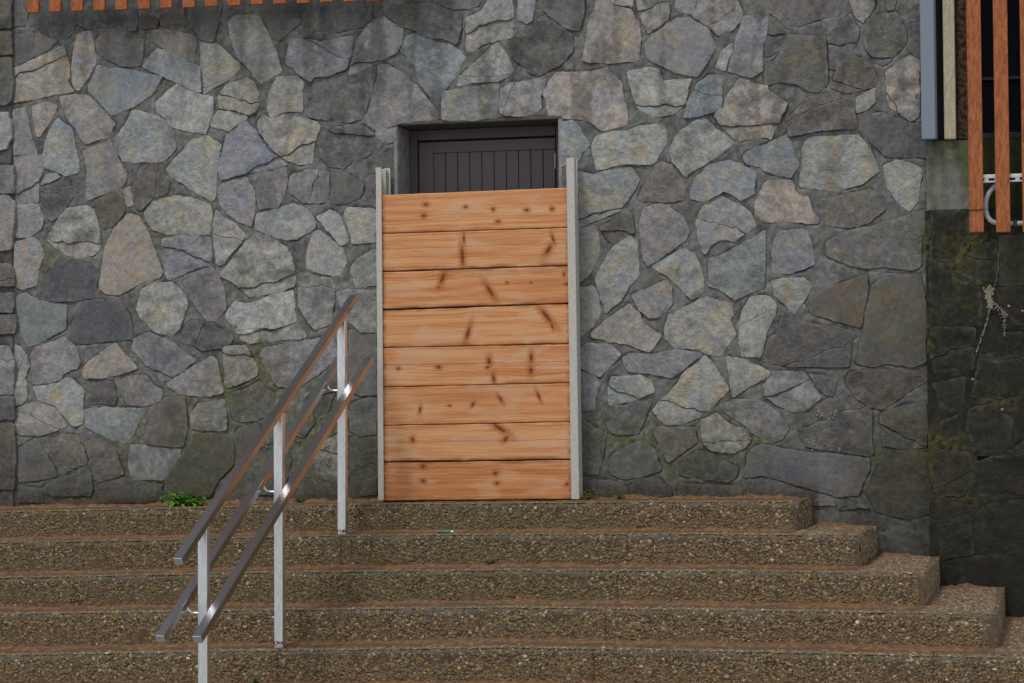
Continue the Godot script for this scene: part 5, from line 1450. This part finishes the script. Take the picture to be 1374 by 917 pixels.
	box("sill", Vector3(2.602, 1.818, -0.10), Vector3(3.3, 1.849, -0.02), plain(Color(0.09, 0.09, 0.10), 0.5), window)
	box("backing", Vector3(2.39, 1.82, -0.5), Vector3(3.4, 6.2, -0.21), plain(Color(0.05, 0.05, 0.06)), window)
	# the concrete block under them, streaked green
	var blk := begin()
	var nb := 46
	var rows := []
	for iy in 20:
		var row := []
		for ix in nb:
			var x := 2.364 + ix * 0.02
			var y := 1.462 + iy * 0.0184
			row.append(Vector3(x, y, 0.034 + 0.003 * fine_noise.get_noise_2d(x * 200.0, y * 200.0)))
		rows.append(row)
	blk.set_smooth_group(0)
	for iy in 19:
		for ix in nb - 1:
			var q := [rows[iy][ix], rows[iy + 1][ix], rows[iy + 1][ix + 1], rows[iy][ix + 1]]
			for t in [0, 1, 2, 0, 2, 3]:
				var p: Vector3 = q[t]
				var green := clampf(0.5 + 0.9 * rough_noise.get_noise_2d(p.x * 120.0, p.y * 25.0) + smoothstep(1.55, 1.8, p.y) * 0.7 + smoothstep(2.46, 2.58, p.x) * 0.3 - 0.35, 0.0, 0.85)
				if p.x > 2.6:
					green = 0.9
				var c := Color(0.23, 0.23, 0.21).lerp(Color(0.095, 0.108, 0.036), green)
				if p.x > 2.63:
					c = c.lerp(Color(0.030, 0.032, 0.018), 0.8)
				blk.set_color(c)
				blk.add_vertex(p)
	var block := thing("concrete_block", "concrete block streaked green with algae under the downpipe and post", "concrete block")
	put("face", finish(blk), concrete_mat, block)
	box("body", Vector3(2.366, 1.460, -0.44), Vector3(3.3, 1.8125, 0.029), concrete_mat, block, 0.003, Color(0.12, 0.12, 0.10))

	# ------------------------------------------------------------ weeds and litter
	var leaf_mat := plain(Color.WHITE, 0.6)
	leaf_mat.vertex_color_use_as_albedo = true
	leaf_mat.backlight = Color(0.25, 0.3, 0.1)
	var petal_mat := plain(Color.WHITE, 0.7)
	petal_mat.vertex_color_use_as_albedo = true
	weed("bushy green weed with toothed leaves at the wall foot, left of the rails", Vector3(-1.64, -0.04, 0.06), 0.19, 0.145, 40, Color(0.11, 0.29, 0.04), leaf_mat)
	weed("small yellow flowering weed at the foot of the right barrier post", Vector3(0.625, 0.005, 0.08), 0.05, 0.06, 18, Color(0.13, 0.20, 0.03), leaf_mat, 10, petal_mat)
	weed("low creeping weed along the wall foot, right of the flowering weed", Vector3(0.78, 0.008, 0.07), 0.06, 0.025, 20, Color(0.11, 0.20, 0.03), leaf_mat, 4, petal_mat)
	weed("tiny creeping weed on the landing, farthest right along the wall foot", Vector3(1.0, 0.01, 0.07), 0.05, 0.018, 14, Color(0.13, 0.18, 0.03), leaf_mat, 2, petal_mat)
	weed("flat tuft of moss and grass on the third tread", Vector3(0.24, -0.285, 0.70), 0.06, 0.02, 30, Color(0.05, 0.085, 0.02), leaf_mat)
	weed("small grass tuft below the bottom riser near the lowest post", Vector3(-0.64, -0.772, 1.63), 0.05, 0.06, 16, Color(0.05, 0.10, 0.02), leaf_mat)
	weed("short moss tuft at the wall foot between the rails and the boards", Vector3(-0.98, -0.02, 0.06), 0.06, 0.025, 26, Color(0.07, 0.09, 0.02), leaf_mat)
	var pen := thing("pen", "teal plastic pen with a white end lying on the second tread", "pen", Vector3(-0.024, -0.136, 0.60))
	var ps := begin()
	tube(ps, [Vector3(-0.040, 0, 0.003), Vector3(0.0, 0, 0), Vector3(0.034, 0, -0.002)], 0.0055, 0.006, 10)
	put("barrel", finish(ps), plain(Color(0.05, 0.42, 0.42), 0.35), pen)
	var pc := begin()
	tube(pc, [Vector3(0.0345, 0, -0.002), Vector3(0.040, 0, -0.0023), Vector3(0.046, 0, -0.0026)], 0.0062, 0.0058, 10)
	put("cap", finish(pc), plain(Color(0.85, 0.86, 0.84), 0.35), pen)
